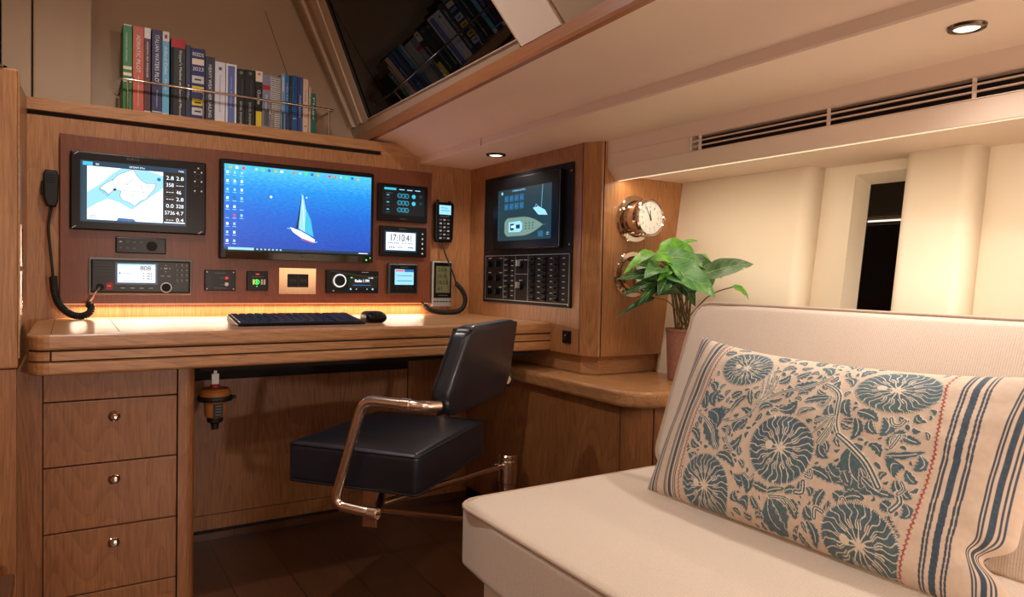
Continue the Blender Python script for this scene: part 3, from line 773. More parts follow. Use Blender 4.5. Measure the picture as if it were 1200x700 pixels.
mb = W(); mb.cyl((.833, -.026, .014), (.833, -.026, .022), .026, .025, 'silver', 32); mb.ring(.833, -.026, .0205, .0235, .0223, 'E_w'); mb.cyl((.833, -.026, .022), (.833, -.026, .030), .020, .018, 'black', 32); mb.build('volume_knob', t)
# right hand group
t = unit('touch_display', (.980, 1.183, .204, .345), 'black framed dark display with cyan gauges, topmost unit right of the monitor', 'display', .016)
mb = W(); n = .0163; mb.rect(.996, 1.168, .228, .333, n, 'E_k'); n += .0003
mb.rect(1.002, 1.050, .322, .330, n, 'E_cy'); 
for u in (1.062, 1.095, 1.128): mb.rect(u, u+.022, .324, .327, n, 'E_lb')
for j in range(3):
    v = .302-j*.027
    for u in (1.064, 1.080, 1.094): mb.circ(u, v, .008, n, 'E_teal'); mb.ring(u, v, .0075, .0088, n+.0001, 'E_cy')
    mb.rect(1.012, 1.022, v-.002, v+.002, n, 'E_cy'); mb.rect(1.010, 1.024, v-.012, v-.0105, n, 'E_ln')
    if j < 2: mb.circ(1.123, v, .008, n, 'E_cy', 12); mb.poly([(1.145, v+.006), (1.160, v+.006), (1.1525, v-.006)], n, 'E_teal')
mb.rect(1.010, 1.035, .309, .311, n, 'E_ln'); mb.build('screen', t)
mb = W(); mb.text('B&G', 1.068, .212, .0055, .0164, 'grey', w=.026); mb.build('logo', t)
t = unit('instrument_display', (.989, 1.180, .070, .185), 'black instrument with bright white number display and side buttons, middle right of the panel', 'display', .018)
mb = W(); n = .0183; mb.rect(1.005, 1.138, .088, .166, n, 'E_db'); mb.rect(1.011, 1.132, .094, .161, n+.0003, 'E_w')
mb.bold('17:10:41', 1.030, .128, .026, n+.0006, 'E_ink', w=.085); mb.bold('HDG  COG', 1.020, .118, .0055, n+.0006, 'E_ink', w=.10); mb.bold('29.6   5.0   1.996', 1.022, .101, .007, n+.0006, 'E_ink', w=.10); mb.build('display', t)
mb = W(); mb.text('B&G', 1.064, .172, .006, n, 'grey', w=.026); mb.build('logo', t)
for k in range(5):
    mb = W(); mb.cyl((1.162, .160-k*.019, .018), (1.162, .160-k*.019, .0195), .0036, .0030, 'white', 12); mb.build('button', t)
t = unit('autopilot_control', (1.021, 1.147, -.077, .045), 'dark grey square autopilot control with a pale blue screen, bottom right of the panel', 'display', .020, 'dgrey', .008)
mb = W(); n = .0203; mb.box(1.030, 1.138, -.070, .038, .019, .0203, 'black', bev=.0008); mb.rect(1.048, 1.126, -.038, .021, n+.0004, 'E_lb'); mb.rect(1.050, 1.086, .013, .018, n+.0006, 'E_r'); mb.rect(1.056, 1.12, -.004, -.002, n+.0007, 'E_db'); mb.rect(1.056, 1.12, -.024, -.022, n+.0007, 'E_db'); mb.rect(1.088, 1.126, .011, .021, n+.0007, 'E_b'); mb.build('display', t)
for k in range(4):
    mb = W(); mb.box(1.050+k*.0192, 1.0665+k*.0192, -.060, -.046, .0203, .0235, 'blackm', bev=.002); mb.build('button', t)
mb = W(); mb.text('B&G', 1.072, .027, .005, n+.0003, 'grey', w=.03); mb.build('logo', t)
# handset on the bare oak
t = wt('handset_radio', 1.26, .133, 'slim black handset radio with keypad and a small lit screen hung right of the panel', 'handset', -.021)
H = MB(Matrix.Translation((0, .021, 0)) @ WALL)
def HW(): return MB(Matrix.Translation((0, .021, 0)) @ WALL)
mb = HW(); mb.prism([(1.228, .133), (1.292, .133), (1.299, .15), (1.302, .285), (1.296, .292), (1.226, .292), (1.219, .285), (1.221, .15)], .012, .034, 'black', bev=.004)
mb.v = mb.v; mb.build('body', t)
mb = HW(); mb.box(1.235, 1.285, .15, .27, 0, .012, 'blackm'); mb.build('cradle', t)
for u_, v_ in ((1.234, .301), (1.286, .299)):
    mb = HW(); mb.cyl((u_, .291, .022), (u_, v_, .022), .006, .006, 'black', 12); mb.build('top_knob', t)
mb = HW(); mb.rect(1.235, 1.287, .243, .280, .0346, 'E_lb'); mb.rect(1.243, 1.28, .258, .260, .0349, 'E_b'); mb.rect(1.243, 1.272, .268, .270, .0349, 'E_b'); mb.build('display', t)
mb = HW()
for j in range(6):
    for i in range(3): mb.rect(1.237+i*.017, 1.247+i*.017, .219-j*.0145, .225-j*.0145, .0346, 'offw' if (i+j) % 2 else 'grey')
mb.rect(1.240, 1.280, .234, .237, .0346, 'grey'); mb.build('keys', t)
t0 = t
mb = MB(); mb.tube(smooth_path([(1.253, 2.497, .134), (1.262, 2.475, .08), (1.285, 2.455, .01), (1.296, 2.45, -.030)], 6), .0032, 'rubber', 8)
coil([(1.296, 2.45, -.030), (1.325, 2.45, -.058), (1.339, 2.45, -.095), (1.326, 2.45, -.130), (1.290, 2.45, -.1435), (1.235, 2.455, -.1435), (1.195, 2.47, -.135), (1.180, 2.49, -.118)], .0072, .0028, .0046, 'rubber', mb)
mb.tube(smooth_path([(1.180, 2.49, -.118), (1.170, 2.50, -.105), (1.165, 2.522, -.108)], 5), .0032, 'rubber', 8); mb.build('coiled_cord', t)
# weather display
t = wt('weather_station', 1.262, -.125, 'silver weather station with an olive display standing below the slim handset', 'weather station', -.021)
mb = HW(); mb.box(1.216, 1.305, -.125, .058, 0, .022, 'silver', bev=.004); mb.box(1.222, 1.300, -.088, .052, .022, .026, 'black', bev=.003)
for k in range(6): mb.rect(1.224+k*.013, 1.2335+k*.013, -.106, -.1005, .0224, 'dgrey')
mb.build('housing', t)
mb = HW(); mb.rect(1.230, 1.292, -.068, .038, .0263, 'lcd'); 
for k, (s_, w_) in enumerate((('23.4', .04), ('1018', .036), ('18:52', .045), ('61', .02))): mb.bold(s_, 1.237, .016-k*.025, .014, .0266, 'dgrey', w=w_)
mb.rect(1.240, 1.283, -.080, -.077, .0263, 'grey'); mb.build('lcd', t)
# fist microphone on the left with its coiled cord
t = wt('fist_microphone', -.043, .18, 'black fist microphone with coiled cord hung on the oak left of the panel', 'microphone', -.021)
mb = HW(); mb.prism([(-.064, .205), (-.056, .182), (-.034, .180), (-.028, .20), (-.026, .275), (-.032, .289), (-.060, .289), (-.066, .275)], .010, .045, 'rubber', bev=.006); mb.build('body', t)
mb = HW(); mb.box(-.055, -.035, .20, .27, 0, .012, 'blackm'); mb.build('hanger', t)
mb = HW(); 
for k in range(4): mb.rect(-.058, -.034, .250+k*.007, .253+k*.007, .0456, 'blackm')
mb.box(-.070, -.063, .215, .255, .020, .038, 'blackm', bev=.002); mb.build('push_button', t)
mb = MB(); mb.tube(smooth_path([(-.044, 2.49, .182), (-.052, 2.485, .12), (-.047, 2.475, .05), (-.042, 2.46, .0), (-.040, 2.46, -.03)], 8), .0038, 'rubber', 8)
coil([(-.040, 2.46, -.028), (-.035, 2.452, -.075), (-.022, 2.442, -.112), (.006, 2.435, -.138), (.036, 2.43, -.142), (.055, 2.435, -.128), (.054, 2.44, -.112), (.045, 2.445, -.108)], .0082, .0032, .0052, 'rubber', mb)
mb.tube(smooth_path([(.045, 2.445, -.108), (.056, 2.45, -.095), (.070, 2.46, -.070), (.080, 2.474, -.058)], 6), .003, 'steel', 8); mb.build('coiled_cord', t)
# latches on the left side panel
t = thing('cupboard_hinge', (-.102, 2.25, .0), 'pair of narrow brass hinge plates on the left side panel above the desk', 'hinge')
for z0, z1 in ((-.125, -.01), (.0, .11)):
    mb = MB(); mb.box(-.1075, -.1025, 2.20, 2.235, z0, z1, 'steel', bev=.001); mb.box(-.1025, -.1015, 2.213, 2.222, z0+.01, z1-.01, 'blackm'); mb.build('plate', t)

# ------------------------------------------------------------------ switch console on the right
def CW(): return MB(CONS)
def ct(name, y, z, label, cat, n=0): return thing(name, (1.394-n, y, z), label, cat)
t = ct('switch_console', 2.1, -.098, 'tall black console plate with rows of circuit breakers on the oak side wall', 'control panel')
mb = CW(); mb.box(-2.389, -1.820, -.098, .382, 0, .008, 'blackm', bev=.001)
for u, v in ((-1.829, .353), (-1.832, .112), (-1.832, -.088)): mb.circ(u, v, .0035, .0083, 'silver')
mb.build('plate', t)
mb = CW(); n = .0083
for a, b in (((-2.373, .081), (-1.829, .081)), ((-2.373, -.086), (-1.829, -.086)), ((-2.373, -.086), (-2.373, .081)), ((-1.829, -.086), (-1.829, .081)), ((-2.238, -.086), (-2.238, .081)), ((-2.156, -.086), (-2.156, .081)), ((-2.072, -.086), (-2.072, .081))): mb.line([a, b], .0022, n, 'silver')
mb.line([(-2.156, .012), (-2.072, .012)], .002, n, 'silver')
for c0 in (-1.955, -1.885, -2.03):
    for j in range(8): mb.rect(c0+.019, c0+.033, .066-j*.0198, .0685-j*.0198, n, 'offw'); 
for j in range(8): mb.rect(-2.185, -2.170, .06-j*.0185, .0625-j*.0185, n, 'offw')
for u, v in ((-2.350, .070), (-2.27, .070), (-2.35, .015), (-2.27, .015), (-2.35, -.04), (-2.27, -.04), (-2.13, .062), (-2.10, .062), (-2.13, -.012)): mb.rect(u, u+.022, v, v+.0025, n, 'offw')
mb.build('markings', t)
for j in range(3):
    for u in (-2.335, -2.275):
        mb = CW(); v = .050-j*.053; mb.cyl((u, v, .008), (u, v, .013), .013, .013, 'black', 18); mb.box(u-.004, u+.004, v-.012, v+.012, .012, .026, 'black', bev=.002); mb.build('rotary_switch', t)
for c0, k in ((-2.213, 8), (-2.048, 8), (-1.975, 8), (-1.905, 8)):
    for j in range(k):
        mb = CW(); v = .066-j*.0198; mb.box(c0-.008, c0+.016, v-.008, v+.008, .008, .013, 'black', bev=.001); mb.box(c0-.004, c0+.010, v-.0045, v+.002, .012, .022, 'grey' if c0 < -2.2 else 'black', bev=.0015); mb.build('breaker', t)
for v in (.045, -.035):
    mb = CW(); mb.cyl((-2.118, v, .008), (-2.118, v, .016), .012, .011, 'black', 18); mb.box(-2.122, -2.114, v-.004, v+.018, .014, .030, 'silver', bev=.001); mb.build('toggle_switch', t)
t = ct('console_screen', 2.08, .098, 'framed dark screen with a plan of the yacht mounted on the switch console', 'screen', .008)
mb = CW(); mb.box(-2.292, -1.867, .102, .364, .008, .028, 'black', bev=.004); mb.build('housing', t)
mb = CW(); mb.rect(-2.254, -1.908, .134, .322, .0284, 'E_scr'); n = .0287
hull = []
for k in range(21):
    a = math.pi*k/20; x = -2.205 + .25*(k/20); w = .034*min(1, (k/3.0+.55))*(1-max(0, (k-9)/11.0)**2.0) if k < 20 else 0
    hull.append((x, w))
up_ = [(x, .183+w) for x, w in hull]; dn = [(x, .183-w) for x, w in hull][::-1]
mb.poly(up_+dn[1:], n, 'E_hull'); mb.line(up_+dn[1:]+[up_[0]], .0016, n+.0002, 'E_ln'); mb.line([(-1.955, .183), (-1.938, .183)], .003, n, 'E_ln')
mb.poly([(-2.175, .165), (-2.10, .163), (-2.085, .172), (-2.085, .194), (-2.10, .203), (-2.175, .201)], n+.0003, 'E_lb'); mb.rect(-2.165, -2.14, .171, .195, n+.0005, 'E_teal'); mb.rect(-2.125, -2.10, .176, .190, n+.0005, 'E_db'); mb.rect(-2.158, -2.135, .180, .188, n+.0007, 'E_w')
for k in range(3):
    for v in (.173, .183, .193): mb.rect(-2.065+k*.022, -2.057+k*.022, v-.002, v+.002, n+.0004, 'E_teal')
for i in range(4):
    for j in range(2): mb.rect(-2.207+i*.034, -2.180+i*.034, .276-j*.029, .299-j*.029, n, 'E_b2'); mb.rect(-2.204+i*.034, -2.190+i*.034, .283-j*.029, .291-j*.029, n+.0002, 'E_b')
mb.text('COMMON LIGHTING', -2.155, .311, .006, n, 'E_lb', w=.085); mb.circ(-2.225, .310, .006, n, 'E_lb', 8)
for k in range(9): mb.circ(-2.246, .300-k*.019, .003, n, 'E_ln', 6)
mb.poly([(-2.02, .244), (-1.985, .218), (-1.93, .214), (-1.945, .232), (-1.985, .247)], n, 'E_lb'); mb.line([(-1.968, .24), (-1.962, .320)], .0015, n, 'E_lb'); mb.line([(-2.01, .243), (-2.0, .255), (-1.975, .240)], .0015, n, 'E_lb')
mb.rect(-1.985, -1.955, .142, .162, n, 'E_b2'); mb.rect(-1.935, -1.92, .148, .1495, n, 'E_lb'); mb.rect(-1.935, -1.92, .154, .1555, n, 'E_lb'); mb.build('display', t)
t = ct('rocker_switch', 1.84, -.213, 'small black rocker switch on the oak wall below the console', 'switch')
mb = CW(); mb.box(-1.862, -1.819, -.215, -.173, 0, .006, 'black', bev=.002); mb.build('plate', t)
mb = CW(); mb.box(-1.851, -1.830, -.206, -.182, .006, .010, 'blackm', bev=.002); mb.circ(-1.8405, -.188, .0022, .0104, 'offw', 10); mb.build('rocker', t)

# ------------------------------------------------------------------ ship's clock and barometer
def bulkhead_clock(name, x, z, label, cat, clock):
    Y0 = 1.715; t = thing(name, (x, Y0, z-.077), label, cat); c = (x, Y0, z); ax = (0, -1, 0)
    mb = MB(); mb.lathe([(.077, 0), (.0775, .004), (.074, .009), (.064, .011), (.060, .012)], c, ax, 'chrome', 48); mb.build('flange', t)
    mb = MB(); mb.lathe([(.058, .010), (.056, .016), (.056, .052)], c, ax, 'chrome', 48); mb.build('case', t)
    mb = MB(); mb.lathe([(.056, .050), (.0625, .054), (.0635, .062), (.0625, .072), (.059, .078), (.054, .081), (.0515, .079), (.0505, .076)], c, ax, 'chrome', 48); mb.build('bezel', t)
    F = Matrix(((1, 0, 0, x), (0, 0, -1, Y0-.0755), (0, 1, 0, z), (0, 0, 0, 1)))
    mb = MB(F); mb.circ(0, 0, .052, 0, 'dial', 40)
    for k in range(60):
        a = math.radians(6*k); r0 = .0445 if k % 5 else .042
        mb.line([(r0*math.sin(a), r0*math.cos(a)), (.047*math.sin(a), .047*math.cos(a))], .0005 if k % 5 else .0012, .0004, 'E_ink')
    if clock:
        for k in range(1, 13):
            a = math.radians(30*k); w_ = .0075 if k > 9 else .004
            mb.text(str(k), .0345*math.sin(a)-w_/2, .0345*math.cos(a)-.0035, .007, .0004, 'E_ink', w=w_)
    else:
        mb.ring(0, 0, .030, .0306, .0004, 'E_ink')
        for k, s_ in enumerate(('980', '1000', '1020', '1040')): a = math.radians(-80+53*k); mb.text(s_, .036*math.sin(a)-.005, .036*math.cos(a)-.0025, .005, .0004, 'E_ink', w=.010)
    mb.build('dial', t)
    if clock:
        hd = [(-32, .041, .0022, 'minute_hand'), (-4, .024, .0032, 'hour_hand')]
    else: hd = [(-15, .038, .002, 'needle')]
    for a, L, w_, nm in hd:
        mb = MB(F); a = math.radians(a); s_, c_ = math.sin(a), math.cos(a)
        mb.line([(-.009*s_, -.009*c_), (L*s_, L*c_)], w_, .0016 if nm != 'minute_hand' else .0022, 'E_ink'); mb.circ(0, 0, .0028, .0025, 'E_ink'); mb.build(nm, t)
    mb = MB(); mb.box(x+.062, x+.071, Y0-.074, Y0-.058, z-.004, z+.004, 'chrome', bev=.0015); mb.cyl((x+.071, Y0-.066, z-.006), (x+.071, Y0-.066, z+.008), .0025, .0025, 'chrome', 10); mb.build('latch', t)
bulkhead_clock('wall_clock', 1.56, .198, 'round chrome ship clock with white dial on the oak wall above the plant', 'clock', True)
bulkhead_clock('barometer', 1.555, .017, 'round chrome barometer on the oak wall partly hidden behind the plant leaves', 'barometer', False)
# ------------------------------------------------------------------ keyboard and mouse
t = thing('keyboard', (.578, 2.105, -.153), 'low black keyboard lying on the desk below the monitor', 'keyboard')
ky0, ky1, kx0, kx1 = 2.022, 2.188, .394, .762
def kz(y): return -.1455 + (y-ky0)/(ky1-ky0)*.019
mb = MB(); mb.prism([(ky0, -.152), (ky0-.001, kz(ky0)-.004), (ky0+.003, kz(ky0)-.001), (ky1-.004, kz(ky1)-.001), (ky1, kz(ky1)-.004), (ky1, -.145), (ky1-.02, -.152)], kx0, kx1, 'black', axis='x', bev=.003); mb.build('body', t)
for yy in (2.03, 2.165):
    for xx in (.42, .735):
        mb = MB(); mb.box(xx-.012, xx+.012, yy-.004, yy+.004, -.153, -.1515 if yy < 2.1 else -.140, 'rubber'); mb.build('foot', t)
def keycap(x0, x1, y0, y1):
    mb = MB(); z0, z1 = kz(y0), kz(y1); h = .0028; i = .0015
    v = [(x0, y0, z0-.001), (x1, y0, z0-.001), (x1, y1, z1-.001), (x0, y1, z1-.001), (x0+i, y0+i, z0+h), (x1-i, y0+i, z0+h), (x1-i, y1-i, z1+h), (x0+i, y1-i, z1+h)]
    mb.add(v, [(0, 1, 5, 4), (1, 2, 6, 5), (2, 3, 7, 6), (3, 0, 4, 7), (4, 5, 6, 7)], 'key'); mb.build('key', t)
ry = [ky0+.008+i*.0255 for i in range(6)]
for r in range(6):
    y0 = ry[r]; y1 = y0+.0225
    if r == 0: xs = [(0, 1.4), (1.4, 2.6), (2.6, 3.8), (3.8, 9.2), (9.2, 10.4), (10.4, 11.6), (11.6, 13), (13.3, 14.6), (14.6, 15.9), (15.9, 17.2)]
    else: xs = [(i*1.08+(.0), (i+1)*1.08) for i in range(12)] + [(13.3, 14.6), (14.6, 15.9), (15.9, 17.2)]
    k = (kx1-kx0-.012)/17.2
    for a, b in xs: keycap(kx0+.006+a*k+.0007, kx0+.006+b*k-.0007, y0, y1)
t = thing('computer_mouse', (.818, 2.11, -.153), 'small glossy black mouse on the desk right of the keyboard', 'mouse')
def mz(p):
    x, y, z = p; return Vector((x*(1-.12*(y/.05)), y, max(-.0165, z*(1.05-.35*abs(y/.052)**2.2))))
mb = MB(); mb.rbox((.818, 2.11, -.1365), (.032, .05, .0185), .0184, 'black', puff=mz, n=6); mb.build('body', t, weld=True)
mb = MB(); mb.cyl((.815, 2.073, -.124), (.821, 2.073, -.124), .006, .006, 'dgrey', 14); mb.build('scroll_wheel', t)

# ------------------------------------------------------------------ books on the shelf
BK = [(.146,.172,.794),(.174,.206,.793),(.2065,.226,.793),(.229,.260,.792),(.2605,.281,.792),(.286,.331,.776),(.332,.3465,.761),(.347,.392,.755),(.393,.423,.735),(.4235,.457,.723),(.459,.494,.722),(.496,.522,.711),(.523,.556,.713),(.558,.5815,.714),(.582,.609,.707),(.6095,.627,.704),(.6275,.645,.703),(.647,.661,.720),(.6615,.675,.719),(.677,.6865,.718),(.687,.705,.720),(.707,.724,.718),(.726,.745,.715),(.747,.755,.687),(.7555,.774,.666)]
BS = [((20,120,50),'green book with orange bands at the left end of the shelf'),
 ((196,88,62),'brick red pilot book second from the left on the shelf'),
 ((84,28,34),'dark maroon book with a white top block'),
 ((34,36,88),'navy blue pilot book about Italian waters with white title'),
 ((104,176,214),'light blue book with a white top block'),
 ((20,22,24),'thick black book with a red top band'),
 ((46,54,78),'thin slate blue book beside the thick black one with red top'),
 ((30,36,100),'thick navy almanac marked 2023 with yellow blocks on its spine'),
 ((50,52,66),'dark grey book on heavy weather sailing'),
 ((214,212,224),'wide white book in the middle of the shelf'),
 ((96,110,176),'blue spined book with white borders beside the wide white one'),
 ((22,22,24),'black book with small green emblem, left one of two alike'),
 ((26,26,28),'black book with small green emblem, right one of two alike'),
 ((24,22,22),'black book with cream top and yellow block at its foot'),
 ((132,134,160),'lavender grey book with a small red band'),
 ((206,198,192),'wire bound white booklet, left one of the pair'),
 ((198,190,184),'wire bound white booklet, right one of the pair'),
 ((128,156,182),'thin pale blue booklet right of the wire bound pair'),
 ((40,110,176),'thin mid blue booklet with a lighter foot'),
 ((52,36,38),'very thin dark brown booklet among the blue ones'),
 ((24,88,150),'deep blue booklet with pale emblem near its foot'),
 ((64,56,118),'thin purple booklet near the right end of the shelf'),
 ((222,186,164),'pale pink booklet near the right end of the shelf'),
 ((206,176,150),'very thin short cream booklet next to the pink one'),
 ((30,104,92),'short teal booklet at the right end of the row')]
SP = Matrix(((1, 0, 0, 0), (0, 0, -1, 2.60), (0, 1, 0, 0), (0, 0, 0, 1)))
SZ = .505
for k, ((x0, x1, zt), (c, lab)) in enumerate(zip(BK, BS)):
    m = plain('book_cover_%d' % k, c, .45); w = x1-x0; xm = (x0+x1)/2; d = .135 + .01*((k*7) % 3)
    if k > 16: d -= .02
    t = thing('book', (xm, 2.60+d/2, SZ), lab, 'book', 'books on the shelf above the instruments')
    mb = MB(); th = min(.0022, w*.2)
    mb.box(x0, x0+th, 2.602, 2.60+d, SZ, zt, m); mb.box(x1-th, x1, 2.602, 2.60+d, SZ, zt, m); mb.box(x0, x1, 2.600, 2.6035, SZ, zt, m, bev=.001); mb.build('cover', t)
    mb = MB(); mb.box(x0+th, x1-th, 2.6035, 2.60+d-.004, SZ+.003, zt-.004, 'page'); mb.build('pages', t)
    mb = MB(SP); n = .0004
    H = zt-SZ
    def T(s, frm, h, L, mm='white', dx=0): mb.text(s, xm-h/2+dx, zt-frm*H, h, n, mm, w=L*H, rot=-90)
    def band(a, b, mm, e=.0008): mb.rect(x0+e, x1-e, zt-b*H, zt-a*H, n*.6, mm)
    if k == 0:
        for a in (.47, .54, .61): band(a, a+.035, 'cream')
        T('COOKING ABOARD', .10, .005, .32, 'offw', -.003); band(.005, .02, 'offw')
    elif k == 1: T('ADRIATIC PILOT', .10, .011, .42); T('Albania Montenegro Croatia', .56, .005, .34)
    elif k == 2: band(.0, .12, 'white'); T('NORTH SEA PASSAGE', .16, .005, .40); band(.94, 1, 'white')
    elif k == 3: T('ITALIAN WATERS PILOT', .06, .012, .56); T('Thompson', .68, .005, .2); band(.93, .94, 'white')
    elif k == 4: band(0, .11, 'white'); mb.rect(xm-.004, xm+.004, zt-.08*H, zt-.035*H, n*.8, 'red'); T('Adlard Coles', .17, .009, .32); T('Pilot', .55, .005, .12); band(.94, 1, 'white')
    elif k == 5: band(0, .11, 'red'); T("Skipper's Medical and Survival Manual", .14, .010, .80, 'white', .006); band(.975, 1, 'red'); mb.rect(x0+.001, x0+.009, SZ, zt-.12*H, n*.5, 'blackm')
    elif k == 6: T('Navigation', .08, .004, .30, 'grey'); T('Pilotage', .52, .006, .2)
    elif k == 7:
        mb.text('REEDS', xm, zt-.105*H, .012, n, 'white', w=.034, align='c'); band(.14, .22, 'cream', .004); mb.text('2023', xm, zt-.30*H, .012, n, 'white', w=.034, align='c')
        band(.37, .47, 'offw', .004); band(.51, .59, 'yellow', .004); band(.68, .77, 'yellow', .004); band(.80, .90, 'offw', .004); band(.965, .985, 'red', .003)
        for a in (.43, .565, .74, .86): mb.rect(x0+.012, x1-.012, zt-a*H, zt-(a-.02)*H, n*1.2, 'E_ink')
    elif k == 8: T('HEAVY WEATHER SAILING', .12, .010, .78)
    elif k == 9: mb.rect(xm-.005, xm+.005, zt-.13*H, zt-.08*H, n, 'grey'); T('Yachtsman Handbook', .2, .006, .6, 'grey'); band(.90, 1, 'cream', .0)
    elif k == 10: mb.rect(x0, x0+.006, SZ, zt, n*.5, 'white'); mb.rect(x1-.006, x1, SZ, zt, n*.5, 'white'); band(0, .03, 'white', 0); T('Ocean Passages', .2, .004, .5)
    elif k in (11, 12): mb.circ(xm, zt-.06*H, .006, n, 'leaf3', 12); T('THE MEDITERRANEAN', .17, .004, .34, 'grey', .004); T('DIESEL ENGINE', .55, .007, .38, 'offw')
    elif k == 13: band(0, .18, 'cream', 0); mb.circ(xm, zt-.05*H, .004, n, 'red', 10); T('Guide', .32, .010, .24); band(.68, .98, 'yellow', .002)
    elif k == 14: band(.19, .27, 'red', 0); T('Weather', .35, .008, .3); band(.6, .9, 'grey', .004)
    elif k in (15, 16):
        for j in range(26): mb.rect(x0+.001, x1-.001, zt-(.03+j*.037)*H, zt-(.015+j*.037)*H, n, 'grey')
    elif k == 17: band(.05, .3, 'offw', .004); band(.65, .95, 'dgrey', .004)
    elif k == 18: T('Light List', .15, .005, .3); band(.65, .97, 'dgrey', .003)
    elif k == 20: mb.ring(xm, zt-.74*H, .004, .006, n, 'white', 12, 0, math.pi); T('CHART', .1, .005, .3, 'E_ink')
    elif k == 21: T('Almanac', .3, .005, .4); mb.rect(x1-.006, x1-.001, SZ, zt, n*.5, 'bookblue')
    elif k == 22: band(.82, .84, 'red', .006); T('Croatia', .2, .005, .2, 'grey')
    elif k == 24: T('Flags', .1, .007, .5)
    else: T('Log', .2, .004 if w < .01 else .006, .3, 'grey')
    mb.build('spine_title', t)
# fiddle rail
mb = MB(); R_ = .0042
mb.tube(fillet([(.139, 2.75, .604), (.139, 2.56, .606), (.826, 2.56, .606), (.826, 2.77, .606)], .006, 5), R_, 'chrome', 10)
for x in (.158, .381, .600, .812): mb.cyl((x, 2.56, .5045), (x, 2.56, .604), .0032, .0032, 'chrome', 10); mb.lathe([(.009, 0), (.009, .002), (.0035, .004)], (x, 2.56, .5045), (0, 0, 1), 'chrome', 14)
for x in (.139, .826): mb.lathe([(.008, 0), (.008, -.002), (.004, -.003)], (x, 2.786, .605), (0, 1, 0), 'chrome', 14)
mb.build('shelf_rail', label='thin chrome rail holding the row of books on the shelf', cat='rail')
mb = MB(); mb.cyl((-.131, 1.865, .425), (-.131, 1.865, 1.17), .009, .009, 'chrome', 16); mb.lathe([(.02, 0), (.02, .004), (.009, .007)], (-.131, 1.865, .425), (0, 0, 1), 'chrome', 18); mb.build('grab_pole', label='chrome grab pole at the upper left edge, standing on the wooden bulkhead', cat='pole')

# ------------------------------------------------------------------ emergency beacon under the desk
bx, by = .349, 2.10
t = thing('emergency_beacon', (bx, by, -.45), 'small orange and black emergency light hanging under the desk beside the drawers', 'beacon')
c = (bx, by, 0); zz = (0, 0, 1)
mb = MB(); mb.lathe([(.0005, -.415), (.020, -.415), (.027, -.41), (.030, -.375), (.033, -.368)], c, zz, 'amber', 28); mb.lathe([(.040, -.353), (.041, -.340), (.036, -.332), (.012, -.328), (.0005, -.328)], c, zz, 'amber', 28); mb.build('body', t)
mb = MB(); mb.lathe([(.033, -.368), (.045, -.366), (.047, -.360), (.045, -.353), (.040, -.352)], c, zz, 'rubber', 28); mb.box(bx+.04, bx+.056, by-.006, by+.006, -.364, -.355, 'rubber', bev=.002); mb.build('collar', t)
mb = MB(); mb.lathe([(.0005, -.448), (.010, -.448), (.011, -.432), (.021, -.426), (.022, -.414)], c, zz, 'rubber', 20); mb.build('tip', t)
mb = MB(); mb.box(bx-.010, bx+.016, by-.0315, by-.029, -.410, -.372, 'rubber'); 
for k in range(4): mb.box(bx-.004, bx+.012, by-.032, by-.0314, -.404+k*.008, -.401+k*.008, 'grey')
mb.build('label_plate', t)
mb = MB(); mb.box(bx-.010, bx+.010, by-.003, by+.003, -.326, -.290, 'silver', bev=.001); mb.box(bx-.004, bx+.004, by-.004, by+.004, -.290, -.262, 'silver'); mb.lathe([(.014, -.330), (.013, -.322), (.006, -.320)], c, zz, 'red', 16); mb.build('hanging_strap', t)

# ------------------------------------------------------------------ swing-arm chair
F_ = Vector((-.632, .775, 0)).normalized(); S_ = Vector((-.775, -.632, 0)).normalized(); C_ = Vector((.747, 1.751, -.42))
CH = Matrix(((F_.x, S_.x, 0, C_.x), (F_.y, S_.y, 0, C_.y), (0, 0, 1, C_.z), (0, 0, 0, 1)))
t = thing('swing_arm_chair', (1.25, 1.965, FZ), 'navy leather chair with curved steel armrests on a swing arm at the desk', 'chair')
hx, hy, hz = .18, .224, .052
def crown(p):
    k = (1-(p.x/hx)**2)*(1-(p.y/hy)**2)
    if p.z > 0: return Vector((p.x, p.y, p.z + .016*k))
    return p
mb = MB(CH); mb.rbox((0, 0, -hz), (hx, hy, hz), .016, 'leather', puff=crown, n=12); mb.build('seat', t, weld=True)
def loop(hx, hy, r):
    pts = []
    for cx, cy, a0 in ((hx-r, hy-r, 0), (-hx+r, hy-r, 90), (-hx+r, -hy+r, 180), (hx-r, -hy+r, 270)): pts += arc((cx, cy), r, a0, a0+90, 5)
    return pts + [pts[0]]
mb = MB(CH)
for z in (-.007, -2*hz+.007): mb.tube([(x, y, z) for x, y in loop(hx-.0028, hy-.0028, .012)], .0034, 'piping', 8, caps=False)
mb.build('seat_piping', t)
bt, bw, bh = .024, .243, .107
def backmap(p):
    Rr = .034; qz = max(-bh+Rr, min(bh-Rr, p.z)); qy = max(-bw+Rr, min(bw-Rr, p.y)); dz, dy = p.z-qz, p.y-qy
    if abs(dz) > 1e-9 and abs(dy) > 1e-9: k = max(abs(dz), abs(dy))/math.hypot(dz, dy); p = Vector((p.x, qy+dy*k, qz+dz*k))
    zf = p.z/bh
    wf = 1 - .135*(zf+1)                       # tapers upward
    if zf < -.45: wf *= 1-.20*((-.45-zf)/.55)**1.4
    if zf > .75: wf *= 1-.04*((zf-.75)/.25)**2
    y = p.y*wf
    x = -.249 - .20*p.z + p.x*(1+.05*zf) + (.010*(abs(y)/bw)**2)      # slightly wrapped around the sitter
    z = .196 + p.z + (.20*p.x if zf < -.2 else 0)
    if p.x < 0: x -= .008*(1-(p.y/bw)**2)*(1-zf*zf)
    else: x += .010*(1-(p.y/bw)**2)*(1-zf*zf)
    return Vector((x, y, z))
